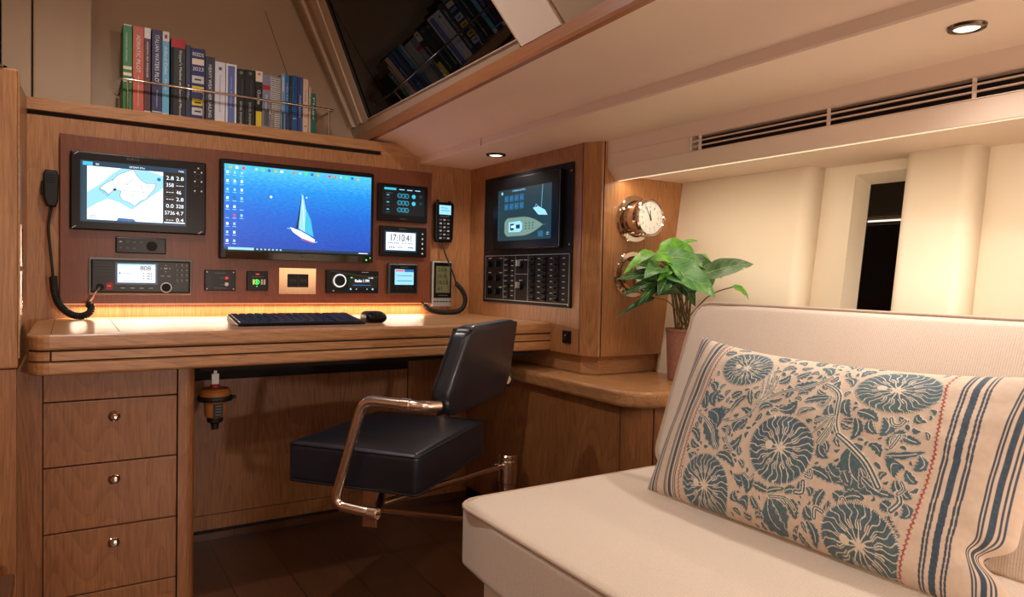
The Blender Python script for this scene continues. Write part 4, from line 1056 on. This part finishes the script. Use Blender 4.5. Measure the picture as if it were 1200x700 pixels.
mb = MB(CH); mb.rbox((0, 0, 0), (bt, bw, bh), .014, 'leather', puff=backmap, n=14); mb.build('backrest', t, weld=True)
mb = MB(CH)
for sx in (-1, 1):
    mb.tube([backmap(Vector((sx*(bt-.0035), y, z))) for y, z in loop(bw-.0005, bh-.0005, .002)], .0034, 'piping', 8, caps=False)
mb.build('backrest_piping', t)
for sg in (1, -1):
    s = .262*sg
    pts = fillet([(-.246, .222*sg, .122), (-.205, s, .123), (-.055, s, .127), (.020, s, -.128), (-.095, s, -.137), (-.03, .12*sg, -.138), (.035, .03, -.138)], .032, 7)
    mb = MB(CH); mb.tube(pts, .0125, 'steel', 16)
    for q in ((-.165, s, .1237), (-.085, s, -.1362)):
        mb.lathe([(.0126, -.014), (.0146, -.011), (.0146, .011), (.0126, .014)], q, (1, 0, .01), 'steel', 20)
    mb.lathe([(.0126, 0), (.020, .002), (.020, .010), (.0126, .014)], (-.246, .222*sg, .122), (.55*1.0, .75*sg, 0), 'piping', 18)
    mb.build('armrest', t)
mb = MB(CH); mb.box(.018, .062, .024, .060, -.256, -.104, 'steel', bev=.003); mb.build('seat_post', t)
mb = MB(CH); mb.box(-.10, .12, -.10, .12, -.113, -.103, 'rubber', bev=.003); mb.build('seat_bracket', t)
px_, py_ = 1.25, 1.965
sp = CH @ Vector((.035, .035, -.225))
mb = MB(); mb.cyl((px_, py_, -.632), CH @ Vector((.04, .03, -.205)), .0105, .0105, 'steel', 16); mb.box(px_-.062, px_-.044, py_-.018, py_-.002, -.642, -.618, 'steel', bev=.003); mb.build('upper_swing_arm', t)
mb = MB(); mb.cyl((px_, py_, -.835), CH @ Vector((.04, .035, -.215)), .0085, .0085, 'steel', 16); mb.build('lower_swing_arm', t)
mb = MB(); mb.lathe([(.029, FZ), (.029, -.694)], (px_, py_, 0), zz, 'steel', 32); mb.lathe([(.045, FZ), (.045, FZ+.008), (.03, FZ+.012)], (px_, py_, 0), zz, 'steel', 32); mb.build('floor_post', t)
mb = MB(); mb.lathe([(.0005, -.692), (.031, -.692), (.032, -.689), (.032, -.618), (.030, -.615), (.030, -.612)], (px_, py_, 0), zz, 'steel', 32); mb.lathe([(.029, -.694), (.029, -.6915)], (px_, py_, 0), zz, 'rubber', 32)
mb.lathe([(.030, -.612), (.0315, -.6115), (.032, -.609), (.032, -.600), (.029, -.596), (.0005, -.596)], (px_, py_, 0), zz, 'steel', 32); mb.build('collar', t)

# ------------------------------------------------------------------ sofa
t = thing('sofa', (1.15, .1, FZ), 'cream fabric sofa with piped seat and reclined back along the right side', 'sofa')
def plan_round(hx, hy, R, crown=0, hz=.0625):
    def f(p):
        qx = max(-hx+R, min(hx-R, p.x)); qy = max(-hy+R, min(hy-R, p.y)); dx, dy = p.x-qx, p.y-qy
        x, y = p.x, p.y
        L = math.hypot(dx, dy)
        if abs(dx) > 1e-9 and abs(dy) > 1e-9: k = max(abs(dx), abs(dy))/L; x, y = qx+dx*k, qy+dy*k
        z = p.z
        if z > 0 and crown: z += crown*(1-(abs(p.x)/hx)**3)*(1-(abs(p.y)/hy)**6)
        return Vector((x, y, z))
    return f
sx0, sx1, sy0, sy1 = .610, 1.26, -1.0, 1.150
hx, hy, hz = (sx1-sx0)/2, (sy1-sy0)/2, .0625
cs = ((sx0+sx1)/2, (sy0+sy1)/2, -.4835)
mb = MB(); mb.rbox(cs, (hx, hy, hz), .016, 'sofa', puff=plan_round(hx, hy, .055, .010, hz), n=16); mb.build('seat_cushion', t, weld=True)
mb = MB()
for z in (-.4255,): mb.tube([(cs[0]+x, cs[1]+y, z) for x, y in loop(hx-.0022, hy-.0022, .05)], .0036, 'sofap', 8, caps=False)
mb.build('seat_piping', t)
th = math.atan2(.127, .358); RB = Matrix.Rotation(th, 4, 'Y')
bhx, bhy, bhz = .062, (1.160+1.0)/2, .196
bc = Vector((1.1875, 0, -.231)) + Vector((math.cos(th), 0, -math.sin(th)))*bhx; bc.y = (1.160-1.0)/2
def bpuff(p):
    R = .045; qz = max(-bhz+R, min(bhz-R, p.z)); qy = max(-bhy+R, min(bhy-R, p.y)); dz, dy = p.z-qz, p.y-qy
    y, z = p.y, p.z
    if abs(dz) > 1e-9 and abs(dy) > 1e-9: k = max(abs(dz), abs(dy))/math.hypot(dz, dy); y, z = qy+dy*k, qz+dz*k
    x = p.x - (.014 if p.x < 0 else -.010)*(1-(abs(p.z)/bhz)**2.5)*(1-(abs(p.y)/bhy)**8)
    return Vector((x, y, z))
mb = MB(); mb.rbox(bc, (bhx, bhy, bhz), .018, 'sofa', puff=bpuff, n=16, xf=RB); mb.build('back_cushion', t, weld=True)
mb = MB()
for sx in (-1, 1):
    pts = []
    for q in loop(bhz-.0025, bhy-.0025, .042): pts.append(bc + RB @ Vector((sx*(bhx-.006), q[1], q[0])))
    mb.tube(pts, .0036, 'sofap', 8, caps=False)
mb.build('back_piping', t)
mb = MB(); mb.box(.650, 1.70, -1.0, 1.10, FZ, -.5465, 'cream', bev=.006); mb.build('base', t)
mb = MB(); mb.prism([(1.20, -.5465), (1.26, -.5465), (1.47, -.10), (1.43, -.085)], -1.0, 1.12, 'sofa', axis='y', bev=.004); mb.build('back_frame', t)

# ------------------------------------------------------------------ embroidered pillow
def pil(u, v, side=1.0):
    A0 = np.array([.962, 1.000, -.412]); Lu, Lv = .625, .33
    Vd = np.array([.44, 0, .898]); Vd /= np.linalg.norm(Vd); Nn = np.array([-Vd[2], 0, Vd[0]])
    a = 2*u-1; b = 2*v-1
    uu = a*(1-.030*(1-b*b)); vv = b*(1-np.where(b > 0, .15, .03)*(1-np.abs(a)**2.5))
    pin = np.exp(-((v-.20)/.05)**2)*np.clip((u-.90)/.10, 0, 1)**1.3; uu = uu-.11*pin
    h = (np.clip(1-np.abs(a)**2.6, 0, 1)*np.clip(1-np.abs(b)**2.4, 0, 1))**.55
    H = .068 if side > 0 else .05*np.clip(v*2.2, 0, 1)
    hh = side*H*h*(1-.5*np.clip(pin, 0, 1))
    X = (uu+1)/2*Lu; Z = (vv+1)/2*Lv
    P = A0 + np.stack([0*X, -X, 0*X], -1) + Z[..., None]*Vd + hh[..., None]*Nn
    return P, Nn
PU, PV = 820, 430
LEAVES=[[911,2128,1134,1766,177],[1054,2277,1232,2112,121],[1339,2128,1366,1823,176],[1536,2005,1384,2038,115],[1714,2062,1884,2186,102],[1554,1798,1759,1798,115],[1812,1749,2009,2112,79],[2071,2252,2179,1996,80],[1902,1675,1973,1733,48],[2393,1889,2598,2021,103],[2527,2128,2714,2219,49],[875,2409,911,2128,166],[1295,1667,1554,1411,307],[2000,1510,2179,1675,109],[2768,1996,2839,2087,61],[1036,1419,1107,1345,62],[2536,2566,2652,2739,113],[2464,2863,2661,2929,85],[2893,2541,3188,2673,164],[2821,2739,2964,2888,91],[2991,2384,3143,2417,88],[2768,2013,3009,2195,165],[3196,2269,3562,2409,101],[3438,2228,3536,2294,49],[3295,2549,3429,2483,63],[3143,1972,3384,2120,75],[3330,1865,3402,1914,56],[3616,2261,3759,2030,138],[3625,2871,3777,2723,90],[3848,2409,3973,2137,134],[3893,2030,4116,2054,76],[4089,2079,4116,1749,115],[3911,1724,3982,1568,67],[3705,1592,3804,1427,71],[4107,2228,4375,2145,145],[4304,2104,4446,1922,102],[4473,2195,4527,1914,152],[4670,1906,4688,1757,72],[4714,1914,4830,1947,34],[955,1262,1232,1097,102],[857,1081,1027,957,110],[1312,1444,1741,1056,217],[1723,1411,1929,1312,109],[1929,1097,2188,1345,122],[2000,1427,2161,1609,162],[1911,1031,2098,1064,78],[848,751,991,569,164],[1107,825,1223,627,152],[1241,842,1464,701,172],[1473,825,1795,676,131],[1821,924,2170,817,110],[1955,743,2045,503,129],[2223,1139,2259,1023,73],[2286,932,2384,833,61],[2241,685,2446,734,151],[2438,693,2536,478,174],[2679,627,2955,586,96],[2277,421,2348,289,118],[2384,289,2518,198,157],[2464,132,2598,124,70],[2643,429,2768,280,93],[2705,148,2839,157,71],[2795,289,2857,256,69],[2982,462,3214,116,264],[2955,586,3223,685,68],[4223,1592,4696,1106,381],[4661,1906,4839,1881,139],[4821,1955,5036,1906,98],[4696,1609,5098,1774,75],[5089,1700,5080,1502,134],[3911,1229,4179,1139,169],[4161,1196,4259,1048,118],[4375,1287,4420,1056,84],[4464,1180,4884,1073,95],[3643,1097,3964,1006,115],[3545,982,3643,1097,55],[3670,1534,3839,1353,122],[4821,1353,4929,1485,194],[4875,1270,4955,1130,98],[5009,1172,5107,1097,98],[5045,990,5036,817,132],[4875,767,5009,561,151],[4759,924,4893,850,124],[3268,660,3464,701,92],[3491,866,3580,710,59],[3634,817,3687,718,82],[3366,553,3455,338,133],[3009,454,3241,82,252],[3402,148,3446,116,101],[3893,825,3812,561,105],[3634,528,3750,404,147],[3679,322,3732,50,116],[3982,693,4089,627,164],[4062,858,4214,759,146],[4232,825,4482,899,116],[4500,800,4714,685,147]]
STEMS=[[14,[1688,1568,1911,1584,2116,1691,2241,1832,2312,1964,2500,2203,2732,2376]],[15,[848,1766,1054,1609,1295,1510,1455,1394]],[13,[2295,1988,2295,2294,2205,2599]],[13,[2321,1996,2375,2302,2277,2681]],[13,[2330,2054,2446,2384,2366,2731]],[11,[2339,2112,2500,2392,2473,2681]],[19,[2464,2178,2688,2360,3036,2524,3277,2714,3384,2855]],[27,[3375,2673,3518,2624,3679,2483,3750,2203,3795,1947,3902,1749,4134,1600,4232,1559]],[16,[3705,2071,3482,1914]],[16,[3714,2062,3607,1848,3491,1700]],[19,[3741,2021,3687,1749,3598,1543]],[16,[3759,1996,3741,1708,3670,1543]],[22,[4571,2219,4616,2128,4714,2128,4759,2219]],[16,[3134,1972,3161,2087,3277,2128]],[14,[3554,2434,3562,2343,3509,2219,3420,2236]],[19,[4714,1766,4705,1889,4830,1972]],[22,[1223,1534,1482,1370,1616,1163,1750,1031]],[16,[1857,1427,1920,1221,2098,1064]],[16,[1205,685,1259,784,1473,825]],[16,[2438,759,2562,693,2634,776]],[22,[3089,544,3179,544,3277,495]],[22,[964,520,991,396]],[33,[3902,1741,4232,1551,4446,1394,4661,1122]],[21,[3562,990,3670,982,3625,1089]],[29,[3438,701,3554,734,3545,883]],[29,[4938,1106,4982,998,4893,858]],[25,[3786,429,3795,561,3911,544]],[21,[4179,776,4205,817,4304,693,4339,668]],[21,[4357,693,4402,825,4482,808]],[19,[4705,1724,4741,1815,4768,1955]],[19,[3000,520,3286,561,3446,446]],[19,[4955,1270,5000,1188,4938,1106]]]

WHEELS = [(.170, .276, .056, .78), (.301, .131, .0600, 1.0), (.160, .036, .056, 1.0), (.447, .276, .062, .72), (.448, .026, .060, .95)]
def paint(U, V):
    """embroidery colours, U and V in metres on the cloth"""
    rs = np.random.RandomState(3)
    def noise(k, sd):
        r = np.random.RandomState(sd); g = r.rand(k, 2*k); y = V/.33*(k-1.001); x = U/.625*(2*k-1.001)
        y = np.clip(y, 0, k-1.001); x = np.clip(x, 0, 2*k-1.001)
        i = y.astype(int); j = x.astype(int); fy = y-i; fx = x-j
        return (g[i, j]*(1-fy)*(1-fx)+g[i+1, j]*fy*(1-fx)+g[i, j+1]*(1-fy)*fx+g[i+1, j+1]*fy*fx)
    n1 = noise(60, 1); n2 = noise(12, 2); n3 = noise(150, 5)
    ground = np.array(lin((224, 202, 180))[:3]); pale = np.array(lin((236, 222, 202))[:3]); outl = np.array(lin((150, 132, 118))[:3])
    blue = np.array(lin((82, 108, 124))[:3]); teal = np.array(lin((88, 114, 116))[:3]); red = np.array(lin((176, 38, 44))[:3]); navy = np.array(lin((66, 84, 100))[:3])
    col = np.ones(U.shape+(3,))*ground*(.93+.12*n1)[..., None]
    hgt = np.zeros(U.shape)
    bl = blue*(1-n2)[..., None] + teal*n2[..., None]; bl = bl*(.72+.55*n3)[..., None]
    def put(mask, c, h=None):
        col[mask] = c[mask] if c.ndim == 3 else c
        if h is not None: hgt[mask] = h
    fl_ = .094; fl, fr = .094 + 0*V, .499 + .024*np.sin(np.pi*np.clip(V/.30, 0, 1)) + .006*(V/.33)
    field = (U > fl+.004) & (U < fr-.004)
    def seg(ax, ay, bx, by):
        dx, dy = bx-ax, by-ay; L2 = dx*dx+dy*dy+1e-12
        t = np.clip(((U-ax)*dx+(V-ay)*dy)/L2, 0, 1); return np.hypot(U-ax-t*dx, V-ay-t*dy), t
    k = 1e-4
    def windows(x0, x1, y0, y1, pad=.01): return (U > min(x0, x1)-pad) & (U < max(x0, x1)+pad) & (V > min(y0, y1)-pad) & (V < max(y0, y1)+pad)
    # leaves with serrated edges
    for q, (ax, ay, bx, by, w) in enumerate(LEAVES):
        ax, ay, bx, by, w = ax*k, ay*k, bx*k, by*k, w*k
        L = math.hypot(bx-ax, by-ay); 
        if L < .002: continue
        w = max(min(w*1.35+.001, .055), .006); ax, ay, bx, by = ax-(bx-ax)*.12, ay-(by-ay)*.12, bx+(bx-ax)*.12, by+(by-ay)*.12; L = math.hypot(bx-ax, by-ay); dx, dy = (bx-ax)/L, (by-ay)/L
        wn = windows(ax, bx, ay, by, w+.004)
        s = (U-ax)*dx+(V-ay)*dy; d = -(U-ax)*dy+(V-ay)*dx; t = s/L
        bend = .12*w*math.sin(q*2.3)*np.sin(np.pi*np.clip(t, 0, 1))*4; d = d-bend
        teeth = 3 if w < .012 else 5
        saw = .72+.28*np.abs(((t*teeth+.35*np.sign(d)) % 1)*2-1)
        prof = np.sin(np.pi*np.clip(t, 0, 1)**(.8 if q % 3 else 1.15))**.62*saw*w*.56
        ins = prof-np.abs(d); inside = wn & (t > 0) & (t < 1) & field
        put(inside & (ins > -.0016) & (ins <= -.0008), outl)
        put(inside & (ins > -.0009), pale, .5)
        put(inside & (ins > 0), bl, .25)
        if w > .009: put(inside & (ins > 0) & (np.abs(d) < .0007) & (t < .8), pale, .5)
    # small filler leaves wherever cloth is still bare
    occ = hgt.copy(); rr = np.random.RandomState(11)
    for cx, cy, Rw, el in WHEELS: occ[np.hypot(U-cx, (V-cy)/el) < Rw+.004] = 1
    ny, nx = U.shape; du = U[0, 1]-U[0, 0]; dv = V[1, 0]-V[0, 0]
    for _ in range(5200):
        L = rr.uniform(.018, .032) if _ < 1500 else (rr.uniform(.011, .020) if _ < 3500 else rr.uniform(.007, .012)); cx = rr.uniform(fl_+.008, .515); cy = rr.uniform(.004, .326); th = rr.uniform(0, 2*np.pi); w = L*rr.uniform(.50, .78)
        x0, x1, y0, y1 = cx-L*.62, cx+L*.62, cy-L*.62, cy+L*.62
        j0, j1, i0, i1 = [max(0, int(q)) for q in (x0/du, x1/du, y0/dv, y1/dv)]
        if j1 <= j0+2 or i1 <= i0+2 or j1 >= nx: continue
        u_, v_ = U[i0:i1, j0:j1], V[i0:i1, j0:j1]
        s = ((u_-cx)*math.cos(th)+(v_-cy)*math.sin(th))/L+.5; d = -(u_-cx)*math.sin(th)+(v_-cy)*math.cos(th)
        d = d - .16*w*math.sin(_)*np.sin(np.pi*np.clip(s, 0, 1))*2.5
        saw = .70+.30*np.abs(((s*3.4+.4*np.sign(d)) % 1)*2-1)
        ins = np.sin(np.pi*np.clip(s, 0, 1)**.8)**.6*saw*w*.52-np.abs(d); ok = (s > 0) & (s < 1)
        halo = ok & (ins > -.0013)
        if (occ[i0:i1, j0:j1][halo] > 0).any() or not field[i0:i1, j0:j1][halo].all() or halo.sum() < 12: continue
        sub = col[i0:i1, j0:j1]; sh = hgt[i0:i1, j0:j1]; so = occ[i0:i1, j0:j1]
        m1 = ok & (ins > -.0009); sub[m1] = pale; sh[m1] = .5; m2 = ok & (ins > 0); sub[m2] = bl[i0:i1, j0:j1][m2]; sh[m2] = .25; so[halo] = 1
        m3 = m2 & (np.abs(d) < .0005) & (s < .75) & (s > .15)
        if L > .013: sub[m3] = pale
    # stems: blue edges, pale heart
    for w, p in STEMS:
        w = w*.00013; pts = [(p[i]*k, p[i+1]*k) for i in range(0, len(p), 2)]
        sm = [Vector((x, y, 0)) for x, y in pts]; sm = smooth_path(sm, 5)
        D = np.full(U.shape, 9.)
        for a, b in zip(sm, sm[1:]):
            dd, _ = seg(a.x, a.y, b.x, b.y); D = np.minimum(D, dd)
        put((D < w+.0012) & field, pale, .5); put((D < w) & field, bl, .25); put((D < w*.30) & field, pale, .5)
    # wheels
    for q, (cx, cy, R, el) in enumerate(WHEELS):
        dx, dy = U-cx, (V-cy)/el; r = np.hypot(dx, dy); a = np.arctan2(dy, dx)
        Ns = 28; sc = (a/(2*np.pi)*Ns*1.0) % 1
        Re = R*(1-.06+.06*np.sin(a*Ns*2)**2)
        put((r < Re+.0035) & field, ground*.97, 0); put((r < Re+.0012) & (r > Re-.001) & field, pale, .5); put((r < Re) & field, bl, .25)
        jit = noise(40, 20+q)
        aw = a + .07*np.sin(r*230+q) * (r/R) + (jit-.5)*.14
        for n_ in (0,):
            ph = (aw/(2*np.pi)*Ns) % 1; ln = np.abs(ph-.5)*2*np.pi/Ns*r
            put((ln < .00075) & (r < Re) & (r > R*.38) & field, pale, .5)
        br = np.abs(((aw/(2*np.pi)*Ns/2) % 1)-.5)*4*np.pi/Ns*r
        put((br < .0009) & (r < R*.6) & field, pale, .5)
        put((r < R*.13*(1+.5*np.sin(a*5))) & field, pale, .6)
        put((np.hypot(dx+R*.36, dy-R*.02) < R*.12) & field, pale, .6)
    # zigzag stitches
    for f0, per, c_ in ((fl, .0072, red*.8), (fr, .0072, red)):
        zz_ = np.abs(((V/per) % 1)*2-1)*.0050-.0025; dd = np.abs(U-f0-zz_)
        put((dd < .0012) & (((V/per*2) % 1) < .82), c_, .4); put((np.abs(U-f0) < .0005), c_*.9, .4)
    # woven stripes
    bow = .020*np.sin(np.pi*np.clip(V/.30, 0, 1))*.8
    def stripe(u, w):
        m = np.abs(U-u) < w/2; put(m, navy*(.75+.5*n3)[..., None], 0)
    for c0, w in ((.532, .0028), (.5365, .0028), (.5475, .0085), (.5585, .0028), (.563, .0028)): stripe(c0*1.0-.006+bow*.65, w)
    for c0, w in ((.590, .0022), (.594, .0022), (.602, .0070), (.610, .0022), (.614, .0022)): stripe(c0, w)
    for c0, w in ((.0830, .0024), (.0785, .0024), (.068, .0078), (.0575, .0024), (.053, .0024)): stripe(c0, w)
    for c0, w in ((.030, .0022), (.026, .0022), (.0185, .0060), (.011, .0022), (.007, .0022)): stripe(c0, w)
    return col, hgt
def make_pillow():
    t = thing('embroidered_pillow', (1.0, .69, -.412), 'cream pillow with blue flower wheel embroidery and striped ends leaning on the sofa back', 'pillow')
    u = np.linspace(0, 1, PU); v = np.linspace(0, 1, PV); G = np.meshgrid(u, v)
    for side, nm in ((1.0, 'front_cloth'), (-1.0, 'back_cloth')):
        U, V = G if side > 0 else np.meshgrid(u[::12].tolist()+[1.0], v[::12].tolist()+[1.0])
        P, Nn = pil(U, V, side)
        edge = np.clip(np.minimum(np.minimum(U, 1-U)*14, np.minimum(V, 1-V)*9), 0, 1)
        # soft cloth wrinkles
        wr = (np.sin(U*38+9*V+2*np.sin(V*11))*.0006 + np.sin(V*46+5*np.sin(U*9))*.0005*(U > .8) + np.sin((U*22-V*17))*.0008)
        rad = np.hypot((U-1)*.625, (V-.2)*.33); wr = wr + .0030*np.exp(-(rad/.06)**2)*np.sin(np.arctan2((V-.2)*.33, (1-U)*.625+1e-6)*9)
        col = hgt = None
        if side > 0:
            col, hgt = paint(U*.625, V*.33); wr = wr + hgt*.0016
        P = P + (wr*edge*side)[..., None]*Nn
        ny, nx = U.shape; idx = np.arange(ny*nx).reshape(ny, nx)
        q = np.stack([idx[:-1, :-1], idx[:-1, 1:], idx[1:, 1:], idx[1:, :-1]], -1).reshape(-1, 4)
        if side > 0: q = q[:, ::-1]
        o0 = Vector((1.02, .69, -.41)); co = (P.reshape(-1, 3)-np.array(o0)).astype(np.float32)
        me = bpy.data.meshes.new(nm); me.vertices.add(len(co)); me.vertices.foreach_set('co', co.ravel())
        me.loops.add(q.size); me.loops.foreach_set('vertex_index', q.ravel().astype(np.int32))
        me.polygons.add(len(q)); me.polygons.foreach_set('loop_start', np.arange(0, q.size, 4, dtype=np.int32)); 
        me.polygons.foreach_set('use_smooth', np.ones(len(q), bool)); me.update(calc_edges=True); me.validate()
        if side > 0:
            ca = me.color_attributes.new('embroidery', 'FLOAT_COLOR', 'POINT')
            ca.data.foreach_set('color', np.concatenate([col.reshape(-1, 3), np.ones((len(co), 1))], 1).astype(np.float32).ravel())
            m, nt, b = nmat('embroidered_cloth'); at = nt.nodes.new('ShaderNodeAttribute'); at.attribute_name = 'embroidery'
            nt.links.new(at.outputs['Color'], b.inputs['Base Color']); b.inputs['Roughness'].default_value = .8; b.inputs['Sheen Weight'].default_value = .2
            tc = nt.nodes.new('ShaderNodeTexCoord'); n = nt.nodes.new('ShaderNodeTexNoise'); n.inputs['Scale'].default_value = 700
            nt.links.new(tc.outputs['Object'], n.inputs['Vector']); bp = nt.nodes.new('ShaderNodeBump'); bp.inputs['Strength'].default_value = .35; bp.inputs['Distance'].default_value = .001
            nt.links.new(n.outputs['Fac'], bp.inputs['Height']); nt.links.new(bp.outputs['Normal'], b.inputs['Normal'])
        else: m = M['sofa']
        me.materials.append(m)
        o = bpy.data.objects.new(nm, me); link(o, t, o0)
make_pillow()

# ------------------------------------------------------------------ potted plant
pc = Vector((1.62, 1.545, -.3125))
t = thing('potted_plant', pc, 'leafy green plant in a woven pot on the worktop behind the sofa', 'plant')
mb = MB(); mb.lathe([(.0005, 0), (.040, 0), (.043, .01), (.050, .15), (.0525, .157), (.053, .163), (.049, .163), (.047, .150)], pc, zz, 'pot', 36); mb.build('pot', t)
mb = MB(); mb.lathe([(.0475, .148), (.02, .150), (.0005, .152)], pc, zz, 'soil', 24); mb.build('soil', t)
LF = [
((1.454,1.500,0.079),(1.287,1.450,0.016),0.020,1),((1.505,1.520,-0.001),(1.289,1.480,0.001),0.027,0),((1.465,1.500,0.082),(1.631,1.500,0.070),0.051,1),
((1.604,1.540,0.117),(1.650,1.520,0.124),0.008,1),((1.458,1.470,0.042),(1.576,1.380,-0.044),0.056,2),((1.475,1.500,0.072),(1.622,1.460,0.041),0.032,2),
((1.451,1.460,0.036),(1.335,1.420,0.005),0.035,2),((1.571,1.420,0.022),(1.664,1.320,0.052),0.034,3),((1.641,1.520,0.084),(1.655,1.470,0.044),0.021,1),
((1.615,1.350,-0.011),(1.661,1.330,-0.050),0.015,1),((1.455,1.500,-0.050),(1.324,1.520,-0.110),0.010,0),((1.558,1.500,-0.030),(1.416,1.460,-0.043),0.028,0),
((1.500,1.500,-0.008),(1.333,1.500,-0.044),0.024,0),((1.607,1.500,0.012),(1.560,1.470,-0.058),0.028,0),((1.610,1.420,0.045),(1.637,1.380,0.054),0.010,3),
((1.566,1.500,0.044),(1.403,1.440,-0.003),0.024,1),
((1.50,1.53,.05),(1.36,1.50,.045),.040,1),((1.52,1.50,.03),(1.40,1.43,-.045),.042,0),((1.56,1.50,.06),(1.66,1.43,.012),.042,0),((1.50,1.48,.06),(1.49,1.40,-.03),.044,2),
((1.53,1.52,.02),(1.56,1.44,-.075),.036,0),((1.50,1.50,.0),(1.36,1.47,-.075),.026,0),((1.46,1.47,.06),(1.37,1.42,.055),.030,1),((1.60,1.47,.05),(1.58,1.40,-.02),.036,2)]
for k, (a, b, w, mi) in enumerate(LF):
    a, b = Vector(a), Vector(b); L = (b-a).length; d = (b-a).normalized()
    n0 = Vector((-.35+.3*math.sin(k*1.7), -.75, .55+.25*math.cos(k*2.1))); side = d.cross(n0).normalized(); nn = side.cross(d).normalized()
    vs = []; K = 12; J = 4
    for i in range(K+1):
        s = i/K; cc = a + d*L*s + nn*(.16*L*math.sin(math.pi*s)) 
        hw = w*.84*(math.sin(math.pi*min(1, s*1.0+.0)**.62)**.75 if 0 < s < 1 else .0) + .0004
        for j in range(-J, J+1):
            e = j/J; vs.append(cc + side*hw*e + nn*(-.28*hw*(1-abs(e)) + .10*hw*math.sin(s*14+e*3)*abs(e)))
    fs = [(i*(2*J+1)+j, i*(2*J+1)+j+1, (i+1)*(2*J+1)+j+1, (i+1)*(2*J+1)+j) for i in range(K) for j in range(2*J)]
    mb = MB(); mb.add(vs, fs, 'leaf%d' % mi, True); off = [v+nn*-.0006 for v in vs]; mb.add(off, [f[::-1] for f in fs], 'leaf%d' % mi, True)
    if w > .018:
        mid = [vs[i*(2*J+1)+J] + nn*.0008 for i in range(K)]; mb.tube(mid, [.0011*(1-i/K)+.0002 for i in range(K)], 'vein', 5)
        for i in range(2, K-2, 2):
            for sg in (-1, 1): mb.tube([vs[i*(2*J+1)+J]+nn*.0008, vs[(i+1)*(2*J+1)+J+sg*2]+nn*.0009, vs[(i+2)*(2*J+1)+J+sg*(J-1)]+nn*.0008], .00035, 'vein', 4)
    lf = mb.build('leaf', t)
    base = pc + Vector((.02*math.cos(k*2.4), .02*math.sin(k*2.4), .150)); mid = base.lerp(a, .5) + Vector((0, 0, .05+.01*(k % 3)))
    if a.z < -.01: mid = base.lerp(a, .55) + Vector((0, 0, .03))
    mb = MB(); mb.tube(smooth_path([base, mid, a + d*.004], 6), .0018, 'stem', 6); mb.build('stalk', t)

# ------------------------------------------------------------------ light
def area(name, loc, size, size_y, power, color, rot):
    ld = bpy.data.lights.new(name, 'AREA'); ld.shape = 'RECTANGLE'; ld.size = size; ld.size_y = size_y; ld.energy = power; ld.color = color
    o = bpy.data.objects.new(name, ld); link(o, None, loc); o.rotation_euler = rot; return o
area('panel_strip_lamp', (.595, 2.502, -.1125), 1.18, .006, POW['strip'], (1, .76, .54), (math.radians(-20), 0, 0))
area('valance_strip_lamp', (1.500, -.35, .318), .010, 4.1, POW['val'], (1, .88, .72), (0, math.radians(-12), 0))
def roof(x, y, p, label): downlight(x, y, 1.17, label, power=p, r=.045, spot=160)
roof(.15, 1.68, POW['r1'], 'recessed downlight in the deckhouse roof nearest the desk')
roof(.15, -.2, POW['r2'], 'added fill downlight in the deckhouse roof, out of view, over the middle of the cabin')  # unseen roof lamp added for general fill
roof(-1.1, .5, POW['r3'], 'added fill downlight in the deckhouse roof, out of view, on the far side')  # likewise added as fill, out of view
downlight(1.27, -.96, .437, 'recessed downlight in the low ceiling behind the viewpoint', power=POW['dl3'])
def added_fill_lamp(x, y, z, p, label, ax):  # unseen lamp with a globe body, added as fill light from behind
    t = thing('added_fill_lamp', (x, y, z), label, 'lamp')
    c = Vector((x, y, z)); a = Vector(ax)
    mb = MB(); mb.lathe([(.045, 0), (.045, .008), (.012, .014), (.010, .06)], c, a, 'chrome', 24); mb.build('bracket', t)
    mb = MB(); e = c + a*.10; mb.lathe([(.0005, -.05), (.03, -.045), (.055, -.015), (.06, .02), (.05, .05), (.03, .06), (.0005, .062)], e, (0, 0, 1), 'E_dl', 24); mb.build('shade', t)
    ld = bpy.data.lights.new('fill_lamp_bulb', 'POINT'); ld.energy = p; ld.color = (1, .92, .84); ld.shadow_soft_size = .07
    lo = bpy.data.objects.new('fill_lamp_bulb', ld); link(lo, None, e + a*.10)
added_fill_lamp(-.9, -2.5, .05, POW['w1'], 'added globe lamp for fill light on the aft wall, unseen behind the viewpoint, port side', (0, 1, 0))
added_fill_lamp(.7, -2.5, -.05, POW['w2'], 'added globe lamp for fill light on the aft wall, unseen behind the viewpoint, starboard side', (0, 1, 0))
wd = bpy.data.worlds.new('night'); SC.world = wd; wd.use_nodes = True
wd.node_tree.nodes['Background'].inputs[0].default_value = (.9, .75, .6, 1); wd.node_tree.nodes['Background'].inputs[1].default_value = .01
# ------------------------------------------------------------------ camera
cd = bpy.data.cameras.new('camera'); cd.sensor_width = 36; cd.lens = 815/1200*36; cd.clip_start = .02
cam = bpy.data.objects.new('camera', cd); COL.objects.link(cam); WL[cam.name] = Vector((0, 0, 0))
Rm = ((0.84346206, -0.00140327, -0.53718691), (-0.53677084, 0.03723556, -0.84290603), (0.02118528, 0.99930553, 0.03065354))
cam.matrix_world = Matrix([list(r)+[0] for r in Rm]+[[0, 0, 0, 1]])
SC.camera = cam
for o in list(SC.objects):
    if o.parent is None: o.location.z += UP
SC.view_settings.view_transform = 'Standard'; SC.view_settings.look = 'None'; SC.view_settings.gamma = 1; SC.view_settings.use_curve_mapping = False
SC.view_settings.exposure = EXPO
